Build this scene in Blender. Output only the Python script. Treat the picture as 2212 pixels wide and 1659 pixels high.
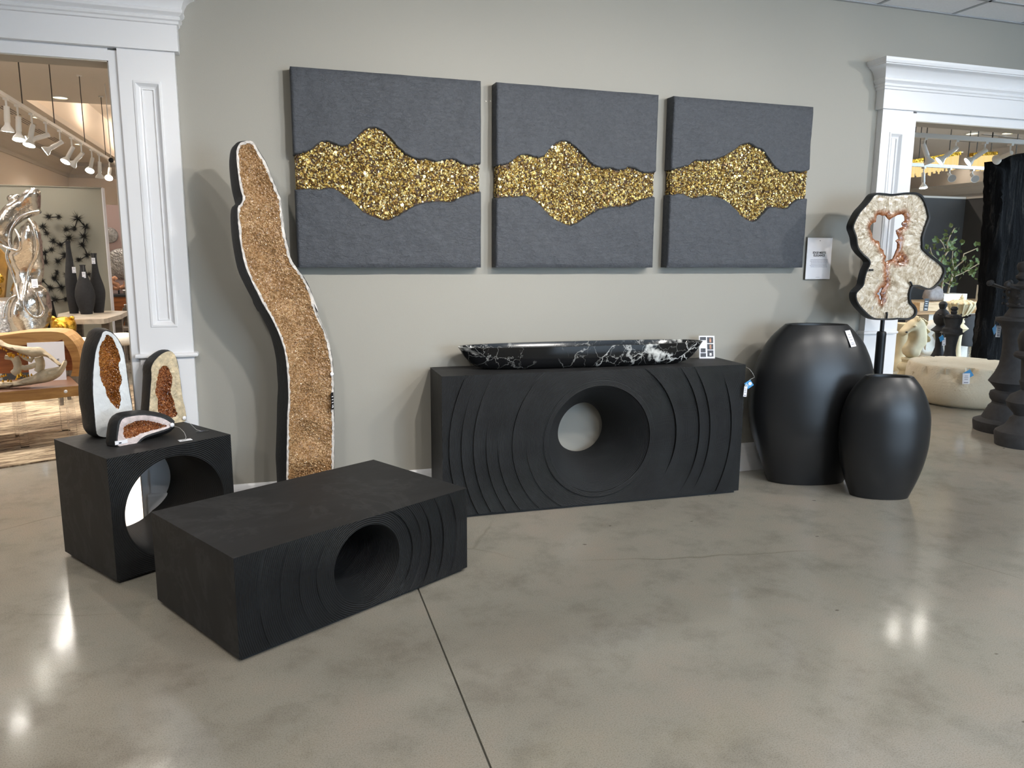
import bpy, bmesh, math, random
import numpy as np
from mathutils import Vector, Matrix, noise as mnoise
from mathutils.geometry import delaunay_2d_cdt

for _o in list(bpy.data.objects): bpy.data.objects.remove(_o)
scene = bpy.context.scene
COL = scene.collection
PI = math.pi

# ------------------------------------------------------------------ camera
IW, IH = 2212, 1659
CD, CYAW, CPITCH, CROLL, CF, CH = 4.4308, 0.3137, 0.1696, 0.0058, 1636.4, 1.5
_f = np.array([math.sin(CYAW)*math.cos(CPITCH), math.cos(CYAW)*math.cos(CPITCH), -math.sin(CPITCH)])
_r = np.array([math.cos(CYAW), -math.sin(CYAW), 0.0])
_u = np.cross(_r, _f)
CR = math.cos(CROLL)*_r + math.sin(CROLL)*_u
CU = -math.sin(CROLL)*_r + math.cos(CROLL)*_u
CC = np.array([0, -CD, CH])
cam = bpy.data.cameras.new('camera')
cam.sensor_width = 36.0
cam.lens = CF/IW*36.0
cam.clip_end = 100
camo = bpy.data.objects.new('camera', cam); COL.objects.link(camo)
camo.matrix_world = Matrix(((CR[0], CU[0], -_f[0], CC[0]), (CR[1], CU[1], -_f[1], CC[1]), (CR[2], CU[2], -_f[2], CC[2]), (0, 0, 0, 1)))
scene.camera = camo

# ------------------------------------------------------------------ world: daylight outside the storefront
world = bpy.data.worlds.new('world'); scene.world = world; world.use_nodes = True
_bg = world.node_tree.nodes['Background']
_bg.inputs[0].default_value = (0.60, 0.79, 1.0, 1); _bg.inputs[1].default_value = 11.5
vs = scene.view_settings
vs.view_transform = 'Standard'; vs.look = 'None'; vs.exposure = -0.17; vs.gamma = 1.0; vs.use_curve_mapping = False

def portal(loc, rot, sx, sy):
    l = bpy.data.lights.new('daylight_portal', 'AREA'); l.shape = 'RECTANGLE'; l.size = sx; l.size_y = sy; l.cycles.is_portal = True
    o = bpy.data.objects.new('daylight_portal', l); COL.objects.link(o); o.location = loc; o.rotation_euler = rot
# (storefront window of the showroom behind the photographer)
portal((5.2, -7.75, 1.55), (PI/2, 0, PI), 4.0, 2.5)

def spot(name, loc, aim, power, col=(1, .95, .88), angle=60, blend=.5, radius=.05, parent=None):
    l = bpy.data.lights.new(name, 'SPOT'); l.energy = power; l.color = col; l.spot_size = math.radians(angle); l.spot_blend = blend; l.shadow_soft_size = radius
    o = bpy.data.objects.new(name, l); COL.objects.link(o); o.location = loc
    d = Vector(aim)-Vector(loc); o.rotation_euler = d.to_track_quat('-Z', 'Y').to_euler()
    return o

# ------------------------------------------------------------------ pixel helpers (a pixel gives a direction; the plane gives the distance)
def ray(x, y): return _f + CR*(x-IW/2)/CF + CU*(IH/2-y)/CF
def onz(x, y, z=0.0):
    d = ray(x, y); return CC + d*((z-CC[2])/d[2])
def ony(x, y, Y=0.0):
    d = ray(x, y); return CC + d*((Y-CC[1])/d[1])
def onp(x, y, P, N):
    d = ray(x, y); P = np.array(P, float); N = np.array(N, float); return CC + d*(np.dot(P-CC, N)/np.dot(d, N))
def depth(P): return float(np.dot(np.array(P, float)-CC, _f))
def crop(lst, s, ox, oy): return [(ox+s*a, oy+s*b) for a, b in lst]

# ------------------------------------------------------------------ object helpers
def tag(o, label=None, cat=None, group=None, kind=None):
    if label: o['label'] = label
    if cat: o['category'] = cat
    if group: o['group'] = group
    if kind: o['kind'] = kind
    return o
def thing(name, label, cat, loc=(0, 0, 0), rz=0.0, group=None, kind=None):
    o = bpy.data.objects.new(name, None); COL.objects.link(o); o.empty_display_size = .05
    o.location = loc; o.rotation_euler = (0, 0, rz)
    return tag(o, label, cat, group, kind)
def dup(o, parent=None):
    c = o.copy(); COL.objects.link(c); c.parent = parent
    for ch in [x for x in bpy.data.objects if x.parent == o]: dup(ch, c)
    return c

class MB:
    """collects geometry in local coordinates; build() links it as ONE mesh object"""
    def __init__(self): self.v = []; self.f = []; self.m = []; self.attr = None
    def add(self, vs, fs, mi=0):
        n = len(self.v); self.v += [tuple(map(float, p)) for p in vs]
        self.f += [tuple(i+n for i in q) for q in fs]; self.m += [mi]*len(fs) if isinstance(mi, int) else list(mi)
        return self
    def box(self, x0, x1, y0, y1, z0, z1, mi=0):
        return self.add([(x0,y0,z0),(x1,y0,z0),(x1,y1,z0),(x0,y1,z0),(x0,y0,z1),(x1,y0,z1),(x1,y1,z1),(x0,y1,z1)],
                        [(0,3,2,1),(4,5,6,7),(0,1,5,4),(1,2,6,5),(2,3,7,6),(3,0,4,7)], mi)
    def obox(self, c, ax, ay, az, mi=0):
        """oriented box: centre + half-axis vectors"""
        c, ax, ay, az = (np.array(q, float) for q in (c, ax, ay, az))
        vs = [c+i*ax+j*ay+k*az for k in (-1, 1) for j in (-1, 1) for i in (-1, 1)]
        return self.add(vs, [(0,2,3,1),(4,5,7,6),(0,1,5,4),(1,3,7,5),(3,2,6,7),(2,0,4,6)], mi)
    def lathe(self, prof, n=32, c=(0, 0, 0), rx=1.0, ry=1.0, rz=0.0, sup=2.0, mi=0, closed=False, lean=(0, 0)):
        vs, fs = [], []
        cs, sn = math.cos(rz), math.sin(rz)
        for (r, z) in prof:
            for k in range(n):
                a = 2*PI*k/n; ca, sa = math.cos(a), math.sin(a)
                x = rx*r*math.copysign(abs(ca)**(2/sup), ca); y = ry*r*math.copysign(abs(sa)**(2/sup), sa)
                vs.append((c[0]+cs*x-sn*y+lean[0]*z, c[1]+sn*x+cs*y+lean[1]*z, c[2]+z))
        m = len(prof)
        for i in range(m if closed else m-1):
            j = (i+1) % m
            for k in range(n):
                k2 = (k+1) % n; fs.append((i*n+k, i*n+k2, j*n+k2, j*n+k))
        if not closed:
            if prof[0][0] > 1e-6: fs.append(tuple(range(n-1, -1, -1)))
            if prof[-1][0] > 1e-6: fs.append(tuple((m-1)*n+k for k in range(n)))
        return self.add(vs, fs, mi)
    def tube(self, pts, rad, n=8, mi=0, cap=True, closed=False, flat=None):
        pts = [Vector(p) for p in pts]; N = len(pts)
        rad = rad if hasattr(rad, '__len__') else [rad]*N
        vs, fs = [], []; up = None
        for i, p in enumerate(pts):
            if closed: t = pts[(i+1) % N]-pts[i-1]
            else: t = pts[min(i+1, N-1)]-pts[max(i-1, 0)]
            t = t.normalized() if t.length > 1e-9 else Vector((0, 0, 1))
            if up is None:
                up = Vector((0, 0, 1)) if abs(t.z) < .9 else Vector((1, 0, 0))
            s = t.cross(up)
            if s.length < 1e-6: s = t.orthogonal()
            s.normalize(); up = s.cross(t).normalized()
            for k in range(n):
                a = 2*PI*k/n
                q = p + (s*math.cos(a)*(flat or 1) + up*math.sin(a))*rad[i]; vs.append(q)
        for i in range(N if closed else N-1):
            j = (i+1) % N
            for k in range(n):
                k2 = (k+1) % n; fs.append((i*n+k, i*n+k2, j*n+k2, j*n+k))
        if cap and not closed:
            fs.append(tuple(range(n-1, -1, -1))); fs.append(tuple((N-1)*n+k for k in range(n)))
        return self.add(vs, fs, mi)
    def ball(self, c, r, n=12, m=8, mi=0, sc=(1, 1, 1)):
        pr = [(math.sin(PI*i/m), -math.cos(PI*i/m)) for i in range(m+1)]
        vs, fs = [], []
        for (a, z) in pr:
            for k in range(n):
                t = 2*PI*k/n; vs.append((c[0]+r*sc[0]*a*math.cos(t), c[1]+r*sc[1]*a*math.sin(t), c[2]+r*sc[2]*z))
        for i in range(m):
            for k in range(n):
                k2 = (k+1) % n; fs.append((i*n+k, i*n+k2, (i+1)*n+k2, (i+1)*n+k))
        return self.add(vs, fs, mi)
    def prism(self, poly, y0, y1, mi=0, plane='xz'):
        n = len(poly)
        mk = (lambda a, b, h: (a, h, b)) if plane == 'xz' else ((lambda a, b, h: (a, b, h)) if plane == 'xy' else (lambda a, b, h: (h, a, b)))
        vs = [mk(a, b, y0) for a, b in poly]+[mk(a, b, y1) for a, b in poly]
        fs = [tuple(range(n)), tuple(range(2*n-1, n-1, -1))]+[(i, i+n, (i+1) % n+n, (i+1) % n) for i in range(n)]
        return self.add(vs, fs, mi)
    def build(self, name, mats, parent=None, loc=None, rz=0.0, smooth=None, origin=None):
        vs = self.v
        if origin is not None: vs = [(a-origin[0], b-origin[1], c-origin[2]) for a, b, c in vs]
        me = bpy.data.meshes.new(name); me.from_pydata(vs, [], self.f)
        mats = mats if isinstance(mats, (list, tuple)) else [mats]
        for m_ in mats: me.materials.append(m_)
        if len(mats) > 1: me.polygons.foreach_set('material_index', self.m)
        if self.attr:
            for k, arr in self.attr.items():
                at = me.attributes.new(k, 'FLOAT', 'POINT'); at.data.foreach_set('value', np.array(arr, dtype=np.float32))
        bm = bmesh.new(); bm.from_mesh(me)
        bmesh.ops.recalc_face_normals(bm, faces=bm.faces)
        bm.to_mesh(me); bm.free()
        if smooth is not None:
            me.polygons.foreach_set('use_smooth', [True]*len(me.polygons))
            me.set_sharp_from_angle(angle=math.radians(smooth))
        me.update()
        o = bpy.data.objects.new(name, me); COL.objects.link(o)
        if parent is not None: o.parent = parent
        if loc is not None: o.location = loc
        elif origin is not None: o.location = origin
        if rz: o.rotation_euler = (0, 0, rz)
        return o

def local(parent, P):
    """world point -> local coordinates of an Empty with a z rotation"""
    a = parent.rotation_euler[2]; d = np.array(P, float)-np.array(parent.location); c, s = math.cos(a), math.sin(a)
    return np.array([c*d[0]+s*d[1], -s*d[0]+c*d[1], d[2]])
def toward(parent, mb):
    mb.v = [tuple(local(parent, p)) for p in mb.v]; return mb

def in_poly(P, poly):
    x, y = P[:, 0], P[:, 1]; poly = np.array(poly); n = len(poly); r = np.zeros(len(P), bool)
    for i in range(n):
        x1, y1 = poly[i]; x2, y2 = poly[(i+1) % n]
        c = ((y1 > y) != (y2 > y)) & (x < (x2-x1)*(y-y1)/((y2-y1) if abs(y2-y1) > 1e-12 else 1e-12)+x1)
        r ^= c
    return r
def dist_poly(P, poly):
    poly = np.array(poly); d = np.full(len(P), 1e9); near = np.zeros((len(P), 2))
    for i in range(len(poly)):
        a, b = poly[i], poly[(i+1) % len(poly)]; ab = b-a; L = ab@ab+1e-15
        t = np.clip(((P-a)@ab)/L, 0, 1); q = a+t[:, None]*ab; e = np.hypot(*(P-q).T)
        k = e < d; d[k] = e[k]; near[k] = q[k]
    return d, near
def resample(poly, step, closed=True):
    out = []; n = len(poly)
    for i in range(n if closed else n-1):
        a, b = np.array(poly[i], float), np.array(poly[(i+1) % n], float); k = max(1, int(round(np.linalg.norm(b-a)/step)))
        for j in range(k): out.append(tuple(a+(b-a)*j/k))
    if not closed: out.append(tuple(poly[-1]))
    return out
def smooth_poly(poly, it=1, closed=True):
    for _ in range(it):
        n = len(poly); o = []
        for i in range(n if closed else n-1):
            a, b = np.array(poly[i], float), np.array(poly[(i+1) % n], float)
            o += [tuple(.75*a+.25*b), tuple(.25*a+.75*b)]
        if not closed: o = [tuple(poly[0])]+o+[tuple(poly[-1])]
        poly = o
    return poly
def jag(poly, amp, seed=0):
    rnd = random.Random(seed); return [(a+rnd.uniform(-amp, amp), b+rnd.uniform(-amp, amp)) for a, b in poly]
def fill(outer, holes=(), step=.02, seed=1):
    """constrained triangulation of a 2D region with interior points; returns points, triangles, number of boundary points, loops"""
    rnd = random.Random(seed)
    loops = [list(outer)]+[list(h) for h in holes]
    P = []; E = []; li = []
    for lp in loops:
        s = len(P); P += lp; E += [(s+i, s+(i+1) % len(lp)) for i in range(len(lp))]; li.append(list(range(s, s+len(lp))))
    nb = len(P); o = np.array(outer); lo, hi = o.min(0), o.max(0)
    g = [(lo[0]+(i+.5*(j % 2)+rnd.uniform(-.2, .2))*step, lo[1]+(j*.87+rnd.uniform(-.2, .2))*step)
         for j in range(int((hi[1]-lo[1])/step/.87)+2) for i in range(int((hi[0]-lo[0])/step)+2)]
    g = np.array(g); k = in_poly(g, outer)
    for h in holes: k &= ~in_poly(g, h)
    g = g[k]
    if len(g):
        for lp in loops: g = g[dist_poly(g, lp)[0] > step*.45] if len(g) else g
    P = P+[tuple(q) for q in g]
    vo, eo, fo, ov, _, _ = delaunay_2d_cdt([Vector(p) for p in P], E, [], 0, 1e-7)
    V = np.array([(p.x, p.y) for p in vo])
    cen = np.array([V[list(q)].mean(0) for q in fo]); k = in_poly(cen, outer)
    for h in holes: k &= ~in_poly(cen, h)
    F = [tuple(q) for q, b in zip(fo, k) if b]
    inv = {}
    for i, l in enumerate(ov):
        for q in l: inv[q] = i
    loops_i = [[inv[i] for i in l if i in inv] for l in li]
    return V, F, loops_i
def nz(x, y, z, s=1.0, o=0): return mnoise.noise(Vector((x*s+o*17.3, y*s-o*9.1, z*s+o*5.7)))
# ------------------------------------------------------------------ materials (procedural only)
def srgb(r, g, b):
    f = lambda c: (c/255/12.92 if c/255 <= .04045 else ((c/255+.055)/1.055)**2.4)
    return (f(r), f(g), f(b), 1)
class NT:
    def __init__(s, name):
        s.m = bpy.data.materials.new(name); s.m.use_nodes = True; s.t = s.m.node_tree; s.b = s.t.nodes['Principled BSDF']; s.out = s.t.nodes['Material Output']
        s.tc = s.t.nodes.new('ShaderNodeTexCoord')
    def n(s, typ, **kw):
        x = s.t.nodes.new('ShaderNode'+typ)
        for k, v in kw.items(): setattr(x, k, v)
        return x
    def l(s, a, b): s.t.links.new(a, b)
    def noise(s, scale, detail=3, rough=.5, vec=None, dist=0.0):
        x = s.n('TexNoise'); x.inputs['Scale'].default_value = scale; x.inputs['Detail'].default_value = detail; x.inputs['Roughness'].default_value = rough; x.inputs['Distortion'].default_value = dist
        s.l(vec if vec is not None else s.tc.outputs['Object'], x.inputs['Vector']); return x
    def ramp(s, fac, stops, interp='LINEAR'):
        x = s.n('ValToRGB'); x.color_ramp.interpolation = interp; e = x.color_ramp.elements
        while len(e) < len(stops): e.new(.5)
        for q, (p, c) in zip(e, stops): q.position = p; q.color = c if len(c) == 4 else (*c, 1)
        s.l(fac, x.inputs['Fac']); return x
    def mix(s, fac, a, b, mode='MIX'):
        x = s.n('Mix', data_type='RGBA', blend_type=mode)
        for sock, val in ((x.inputs[0], fac), (x.inputs[6], a), (x.inputs[7], b)):
            if hasattr(val, 'is_output') or hasattr(val, 'links'): s.l(val, sock)
            else: sock.default_value = val
        return x.outputs[2]
    def math(s, op, a, b=None):
        x = s.n('Math', operation=op)
        for sock, val in zip(x.inputs, (a, b)):
            if val is None: continue
            if hasattr(val, 'links'): s.l(val, sock)
            else: sock.default_value = val
        return x.outputs[0]
    def mapping(s, scale=(1, 1, 1), rot=(0, 0, 0), vec=None):
        x = s.n('Mapping'); x.inputs['Scale'].default_value = scale; x.inputs['Rotation'].default_value = rot
        s.l(vec if vec is not None else s.tc.outputs['Object'], x.inputs['Vector']); return x.outputs[0]
    def bump(s, h, strength=.3, dist=.01, prev=None):
        x = s.n('Bump'); x.inputs['Strength'].default_value = strength; x.inputs['Distance'].default_value = dist
        s.l(h, x.inputs['Height'])
        if prev is not None: s.l(prev, x.inputs['Normal'])
        s.l(x.outputs[0], s.b.inputs['Normal']); return x.outputs[0]
    def col(s, c):
        if hasattr(c, 'links'): s.l(c, s.b.inputs['Base Color'])
        else: s.b.inputs['Base Color'].default_value = c
    def set(s, rough=None, metal=None, spec=None, **kw):
        for k, v in (('Roughness', rough), ('Metallic', metal), ('Specular IOR Level', spec)):
            if v is None: continue
            if hasattr(v, 'links'): s.l(v, s.b.inputs[k])
            else: s.b.inputs[k].default_value = v
        for k, v in kw.items(): s.b.inputs[k.replace('_', ' ')].default_value = v
        return s
def M(name, c, rough=.5, metal=0.0, var=.12, scale=8, bump=0.0, bscale=80, spec=.5, bdist=.003):
    t = NT(name); c = np.array(c[:3])
    if var:
        nn = t.noise(scale, 4); r = t.ramp(nn.outputs[0], [(.3, tuple(c*(1-var))), (.7, tuple(np.minimum(c*(1+var), 1)))]); t.col(r.outputs[0])
    else: t.col((*c, 1))
    t.set(rough, metal, spec)
    if bump: t.bump(t.noise(bscale, 4).outputs[0], bump, bdist)
    return t.m

def mat_floor():
    t = NT('polished_concrete'); ob = t.tc.outputs['Object']
    a = t.noise(.9, 5, .6); b = t.noise(3.6, 8, .72); c = t.noise(210, 3, .65)
    base = t.ramp(a.outputs[0], [(.3, srgb(152, 144, 132)), (.5, srgb(163, 158, 147)), (.7, srgb(172, 163, 152))]).outputs[0]
    m2 = t.ramp(b.outputs[0], [(.3, (.78, .77, .75)), (.5, (.96, .96, .95)), (.72, (1.0, .96, .93))]).outputs[0]
    x = t.mix(1.0, base, m2, 'MULTIPLY')
    m3 = t.ramp(c.outputs[0], [(.36, (.70, .69, .67)), (.52, (.97, .97, .97)), (.66, (1, 1, 1))]).outputs[0]
    x = t.mix(.9, x, m3, 'MULTIPLY')
    # small dark pits and pale chips
    v = t.n('TexVoronoi'); v.inputs['Scale'].default_value = 3.2; t.l(t.mapping((1, 1.6, 1), vec=t.mix(.04, ob, t.noise(9, 2).outputs[1])), v.inputs['Vector'])
    pit = t.ramp(v.outputs['Distance'], [(.022, (.25, .22, .18)), (.04, (1, 1, 1))]).outputs[0]
    x = t.mix(.75, x, pit, 'MULTIPLY')
    # hair-thin scratches
    wv = t.n('TexVoronoi', feature='DISTANCE_TO_EDGE'); wv.inputs['Scale'].default_value = .55; t.l(t.mix(.12, ob, t.noise(1.7, 3).outputs[1]), wv.inputs['Vector'])
    msk = t.ramp(t.noise(.7, 2).outputs[0], [(.5, (0, 0, 0)), (.6, (1, 1, 1))]).outputs[0]
    cr = t.ramp(wv.outputs[0], [(.0012, (.72, .7, .66)), (.004, (1, 1, 1))]).outputs[0]
    x = t.mix(1.0, x, t.mix(msk, (1, 1, 1, 1), cr), 'MULTIPLY')
    t.col(x)
    t.set(t.ramp(b.outputs[0], [(.3, (.10,)*3), (.7, (.17,)*3)]).outputs[0], 0, .5)
    t.bump(t.noise(35, 4).outputs[0], .06, .002)
    return t.m
def mat_wall(name, c, sheen=.55):
    t = NT(name); n = t.noise(230, 2, .5); t.col(c); t.set(sheen, 0, .35); t.bump(n.outputs[0], .25, .0015)
    return t.m
def mat_slate():
    t = NT('charcoal_slate_resin'); n = t.noise(14, 6, .7, t.mapping((1, 1, 2.2))); n1 = t.noise(38, 5, .7, t.mapping((1, 1, 1.5)), 1.0); n2 = t.noise(120, 4, .7)
    t.col(t.ramp(n1.outputs[0], [(.3, srgb(58, 61, 67)), (.7, srgb(78, 82, 89))]).outputs[0]); t.set(.5, 0, .45)
    b = t.bump(n.outputs[0], .7, .008); b = t.bump(n1.outputs[0], .8, .006, b); t.bump(n2.outputs[0], .5, .002, b); return t.m
def mat_gold(name, perobj=False):
    t = NT(name)
    if perobj: r = t.n('ObjectInfo').outputs['Random']
    else: r = t.n('NewGeometry').outputs['Random Per Island']
    t.col(t.ramp(r, [(0, srgb(92, 66, 36)), (.3, srgb(150, 118, 62)), (.55, srgb(204, 172, 92)), (.78, srgb(248, 228, 146)), (1, srgb(255, 250, 216))]).outputs[0])
    t.set(.3, .55, .7); return t.m
def mat_groove(name, cx, cz, pitch, deep=1.0):
    t = NT(name); sp = t.n('SeparateXYZ'); t.l(t.tc.outputs['Object'], sp.inputs[0])
    dx = t.math('SUBTRACT', sp.outputs[0], cx); dz = t.math('SUBTRACT', sp.outputs[2], cz)
    d = t.math('SQRT', t.math('ADD', t.math('MULTIPLY', dx, dx), t.math('MULTIPLY', dz, dz)))
    dy = t.math('MULTIPLY', sp.outputs[1], .35)
    w = t.math('MULTIPLY', t.noise(3.0, 2).outputs[0], pitch*2.0)
    ph = t.math('MULTIPLY', t.math('ADD', t.math('ADD', d, dy), w), 2*PI/pitch)
    s_ = t.math('SINE', ph)
    n = t.noise(6, 4); f = t.noise(420, 2)
    t.col(t.ramp(n.outputs[0], [(.3, srgb(29, 30, 32)), (.7, srgb(38, 40, 42))]).outputs[0]); t.set(.62, 0, .35)
    b = t.bump(s_, .9*deep, .004); t.bump(f.outputs[0], .2, .001, b)
    return t.m
def mat_bore(name, pitch):
    t = NT(name); sp = t.n('SeparateXYZ'); t.l(t.tc.outputs['Object'], sp.inputs[0])
    s_ = t.math('SINE', t.math('MULTIPLY', t.math('ADD', sp.outputs[1], t.math('MULTIPLY', t.noise(3.0, 2).outputs[0], pitch)), 2*PI/pitch)); n = t.noise(6, 4)
    t.col(t.ramp(n.outputs[0], [(.3, srgb(26, 27, 29)), (.7, srgb(34, 36, 38))]).outputs[0]); t.set(.65, 0, .3); t.bump(s_, .5, .002); return t.m
def mat_blackwood(name):
    t = NT(name); n = t.noise(5, 6, .65, t.mapping((1, 3, 1))); f = t.noise(380, 3, .6); w = t.noise(2.2, 5, .7, dist=1.5)
    c = t.ramp(n.outputs[0], [(.3, srgb(32, 32, 33)), (.7, srgb(41, 41, 42))]).outputs[0]
    c2 = t.ramp(w.outputs[0], [(.50, (0, 0, 0)), (.55, (.02, .02, .02)), (.60, (0, 0, 0))]).outputs[0]
    t.col(t.mix(.6, c, c2, 'ADD')); t.set(.6, 0, .35); t.bump(f.outputs[0], .25, .001); return t.m
def mat_marble():
    t = NT('black_marble'); ob = t.tc.outputs['Object']
    wv = t.mix(.22, ob, t.noise(3.2, 5, .65).outputs[1])
    v = t.n('TexVoronoi', feature='DISTANCE_TO_EDGE'); v.inputs['Scale'].default_value = 5.2; t.l(wv, v.inputs['Vector'])
    th = t.ramp(t.noise(2.6, 3).outputs[0], [(.4, (0, 0, 0)), (.72, (1, 1, 1))]).outputs[0]
    ln = t.ramp(v.outputs[0], [(0, (1, 1, 1)), (.022, (0, 0, 0))]).outputs[0]
    ln2 = t.ramp(v.outputs[0], [(0, (1, 1, 1)), (.05, (.7, .7, .7)), (.1, (0, 0, 0))]).outputs[0]
    big = t.ramp(t.noise(3.6, 4, .6, dist=.6).outputs[0], [(.6, (0, 0, 0)), (.66, (1, 1, 1))]).outputs[0]
    v2 = t.n('TexVoronoi', feature='DISTANCE_TO_EDGE'); v2.inputs['Scale'].default_value = 13; t.l(wv, v2.inputs['Vector'])
    fine = t.ramp(v2.outputs[0], [(0, (.35,)*3), (.02, (0, 0, 0))]).outputs[0]
    fm = t.ramp(t.noise(4.1, 3).outputs[0], [(.45, (0, 0, 0)), (.6, (1, 1, 1))]).outputs[0]
    m_ = t.mix(1.0, t.mix(1.0, ln, th, 'MULTIPLY'), t.mix(1.0, ln2, big, 'MULTIPLY'), 'LIGHTEN')
    m_ = t.mix(1.0, m_, t.mix(1.0, fine, fm, 'MULTIPLY'), 'LIGHTEN')
    t.col(t.mix(m_, srgb(18, 19, 21), srgb(226, 226, 222))); t.set(.09, 0, .5); return t.m
def mat_crystal(name, lo, mid, hi, rough=.22, trans=.15):
    t = NT(name); r = t.n('NewGeometry').outputs['Random Per Island']; n = t.noise(9, 4)
    f = t.math('ADD', t.math('MULTIPLY', r, .45), t.math('MULTIPLY', n.outputs[0], .6))
    t.col(t.ramp(f, [(.2, lo), (.5, mid), (.85, hi)]).outputs[0]); t.set(rough, 0, .6); t.b.inputs['Subsurface Weight'].default_value = trans; t.b.inputs['Subsurface Radius'].default_value = (.02, .012, .006)
    return t.m
def mat_druse(name, lo, mid, hi, scale=70, rough=.3):
    t = NT(name); v = t.n('TexVoronoi'); v.inputs['Scale'].default_value = scale; t.l(t.tc.outputs['Object'], v.inputs['Vector'])
    n = t.noise(7, 4); f = t.math('ADD', t.math('MULTIPLY', v.outputs['Color'], .4), t.math('MULTIPLY', n.outputs[0], .65))
    t.col(t.ramp(f, [(.2, lo), (.5, mid), (.85, hi)]).outputs[0]); t.set(rough, 0, .5); t.bump(v.outputs['Distance'], .8, .008); return t.m
def mat_agate():
    """pale fibrous quartz that turns rust brown towards the openings (per-vertex distance attribute)"""
    t = NT('pale_quartz_slice'); at = t.n('Attribute'); at.attribute_name = 'inner'; an = t.n('Attribute'); an.attribute_name = 'ang'
    cb = t.n('CombineXYZ'); t.l(t.math('MULTIPLY', at.outputs['Fac'], 9.0), cb.inputs[0]); t.l(t.math('MULTIPLY', an.outputs['Fac'], 60.0), cb.inputs[1])
    st = t.noise(1.0, 4, .6, cb.outputs[0], .3); n = t.noise(28, 5, .65, dist=1.2)
    f = t.math('ADD', t.math('MULTIPLY', st.outputs[0], .55), t.math('MULTIPLY', n.outputs[0], .45))
    pale = t.ramp(f, [(.34, srgb(112, 96, 74)), (.47, srgb(182, 168, 146)), (.62, srgb(232, 225, 212))]).outputs[0]
    e = t.math('ADD', at.outputs['Fac'], t.math('MULTIPLY', t.math('SUBTRACT', n.outputs[0], .5), .05))
    k = t.ramp(e, [(.004, (1, 1, 1)), (.022, (.75,)*3), (.045, (0, 0, 0))]).outputs[0]
    t.col(t.mix(k, pale, t.ramp(n.outputs[0], [(.35, srgb(96, 48, 22)), (.65, srgb(178, 112, 66))]).outputs[0])); t.set(.16, 0, .55)
    t.b.inputs['Subsurface Weight'].default_value = .12; t.b.inputs['Subsurface Radius'].default_value = (.02, .015, .01)
    t.bump(f, .25, .004); return t.m
def mat_wood(name, a, b, c, scale=(1, 8, 8), rough=.42, s=2.5):
    t = NT(name); n = t.noise(s, 6, .65, t.mapping(scale), .8); w = t.noise(.8, 3)
    t.col(t.mix(.25, t.ramp(n.outputs[0], [(.3, a), (.52, b), (.72, c)]).outputs[0], t.ramp(w.outputs[0], [(.35, a), (.65, c)]).outputs[0])); t.set(rough, 0, .4); t.bump(n.outputs[0], .15, .003); return t.m
def mat_rug():
    t = NT('streaked_wool_rug'); mp = t.mapping((1.3, 9, 1), (0, 0, 0)); n = t.noise(2.2, 7, .72, mp, 1.6); n2 = t.noise(1.1, 3)
    f = t.math('ADD', t.math('MULTIPLY', n.outputs[0], .72), t.math('MULTIPLY', n2.outputs[0], .3))
    t.col(t.ramp(f, [(.34, srgb(30, 26, 24)), (.43, srgb(92, 78, 66)), (.5, srgb(150, 132, 112)), (.57, srgb(206, 188, 160)), (.7, srgb(226, 212, 190))]).outputs[0]); t.set(.95, 0, .1)
    t.bump(t.noise(300, 2).outputs[0], .5, .004); return t.m
def mat_bark(name, a, b, c):
    t = NT(name); n = t.noise(5, 7, .7, t.mapping((3.2, 3.2, .35)), .9); n2 = t.noise(40, 5, .7, t.mapping((1, 1, .25)))
    t.col(t.ramp(n.outputs[0], [(.35, a), (.56, b), (.7, c)]).outputs[0]); t.set(.85, 0, .06)
    bb = t.bump(n.outputs[0], 1.0, .03); t.bump(n2.outputs[0], .6, .006, bb); return t.m
def mat_glow(name, c, s):
    t = NT(name); t.col((0, 0, 0, 1)); t.b.inputs['Emission Color'].default_value = c; t.b.inputs['Emission Strength'].default_value = s; return t.m
def mat_sheet(name):
    t = NT(name); tr = t.n('BsdfTransparent'); gl = t.n('BsdfGlossy'); gl.inputs['Roughness'].default_value = .05; mx = t.n('MixShader'); mx.inputs[0].default_value = .04
    t.l(tr.outputs[0], mx.inputs[1]); t.l(gl.outputs[0], mx.inputs[2]); t.l(mx.outputs[0], t.out.inputs[0]); return t.m
def mat_glass(name, tint=(1, 1, 1, 1)):
    t = NT(name); t.col(tint); t.set(.02, 0, .5); t.b.inputs['Transmission Weight'].default_value = 1.0; t.b.inputs['IOR'].default_value = 1.49; return t.m
def mat_stone():
    t = NT('cream_cast_stone'); n = t.noise(3.0, 6, .6); v = t.noise(5.5, 5, .75, t.mapping((1, 1, 1.8)), .8)
    pit = t.ramp(v.outputs[0], [(.33, (1, 1, 1)), (.36, (0, 0, 0))]).outputs[0]
    t.col(t.mix(pit, t.ramp(n.outputs[0], [(.3, srgb(206, 194, 170)), (.7, srgb(222, 212, 190))]).outputs[0], srgb(176, 158, 130))); t.set(.75, 0, .3)
    t.bump(t.math('SUBTRACT', t.noise(60, 3).outputs[0], t.math('MULTIPLY', pit, 2.0)), .5, .01); return t.m

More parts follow.
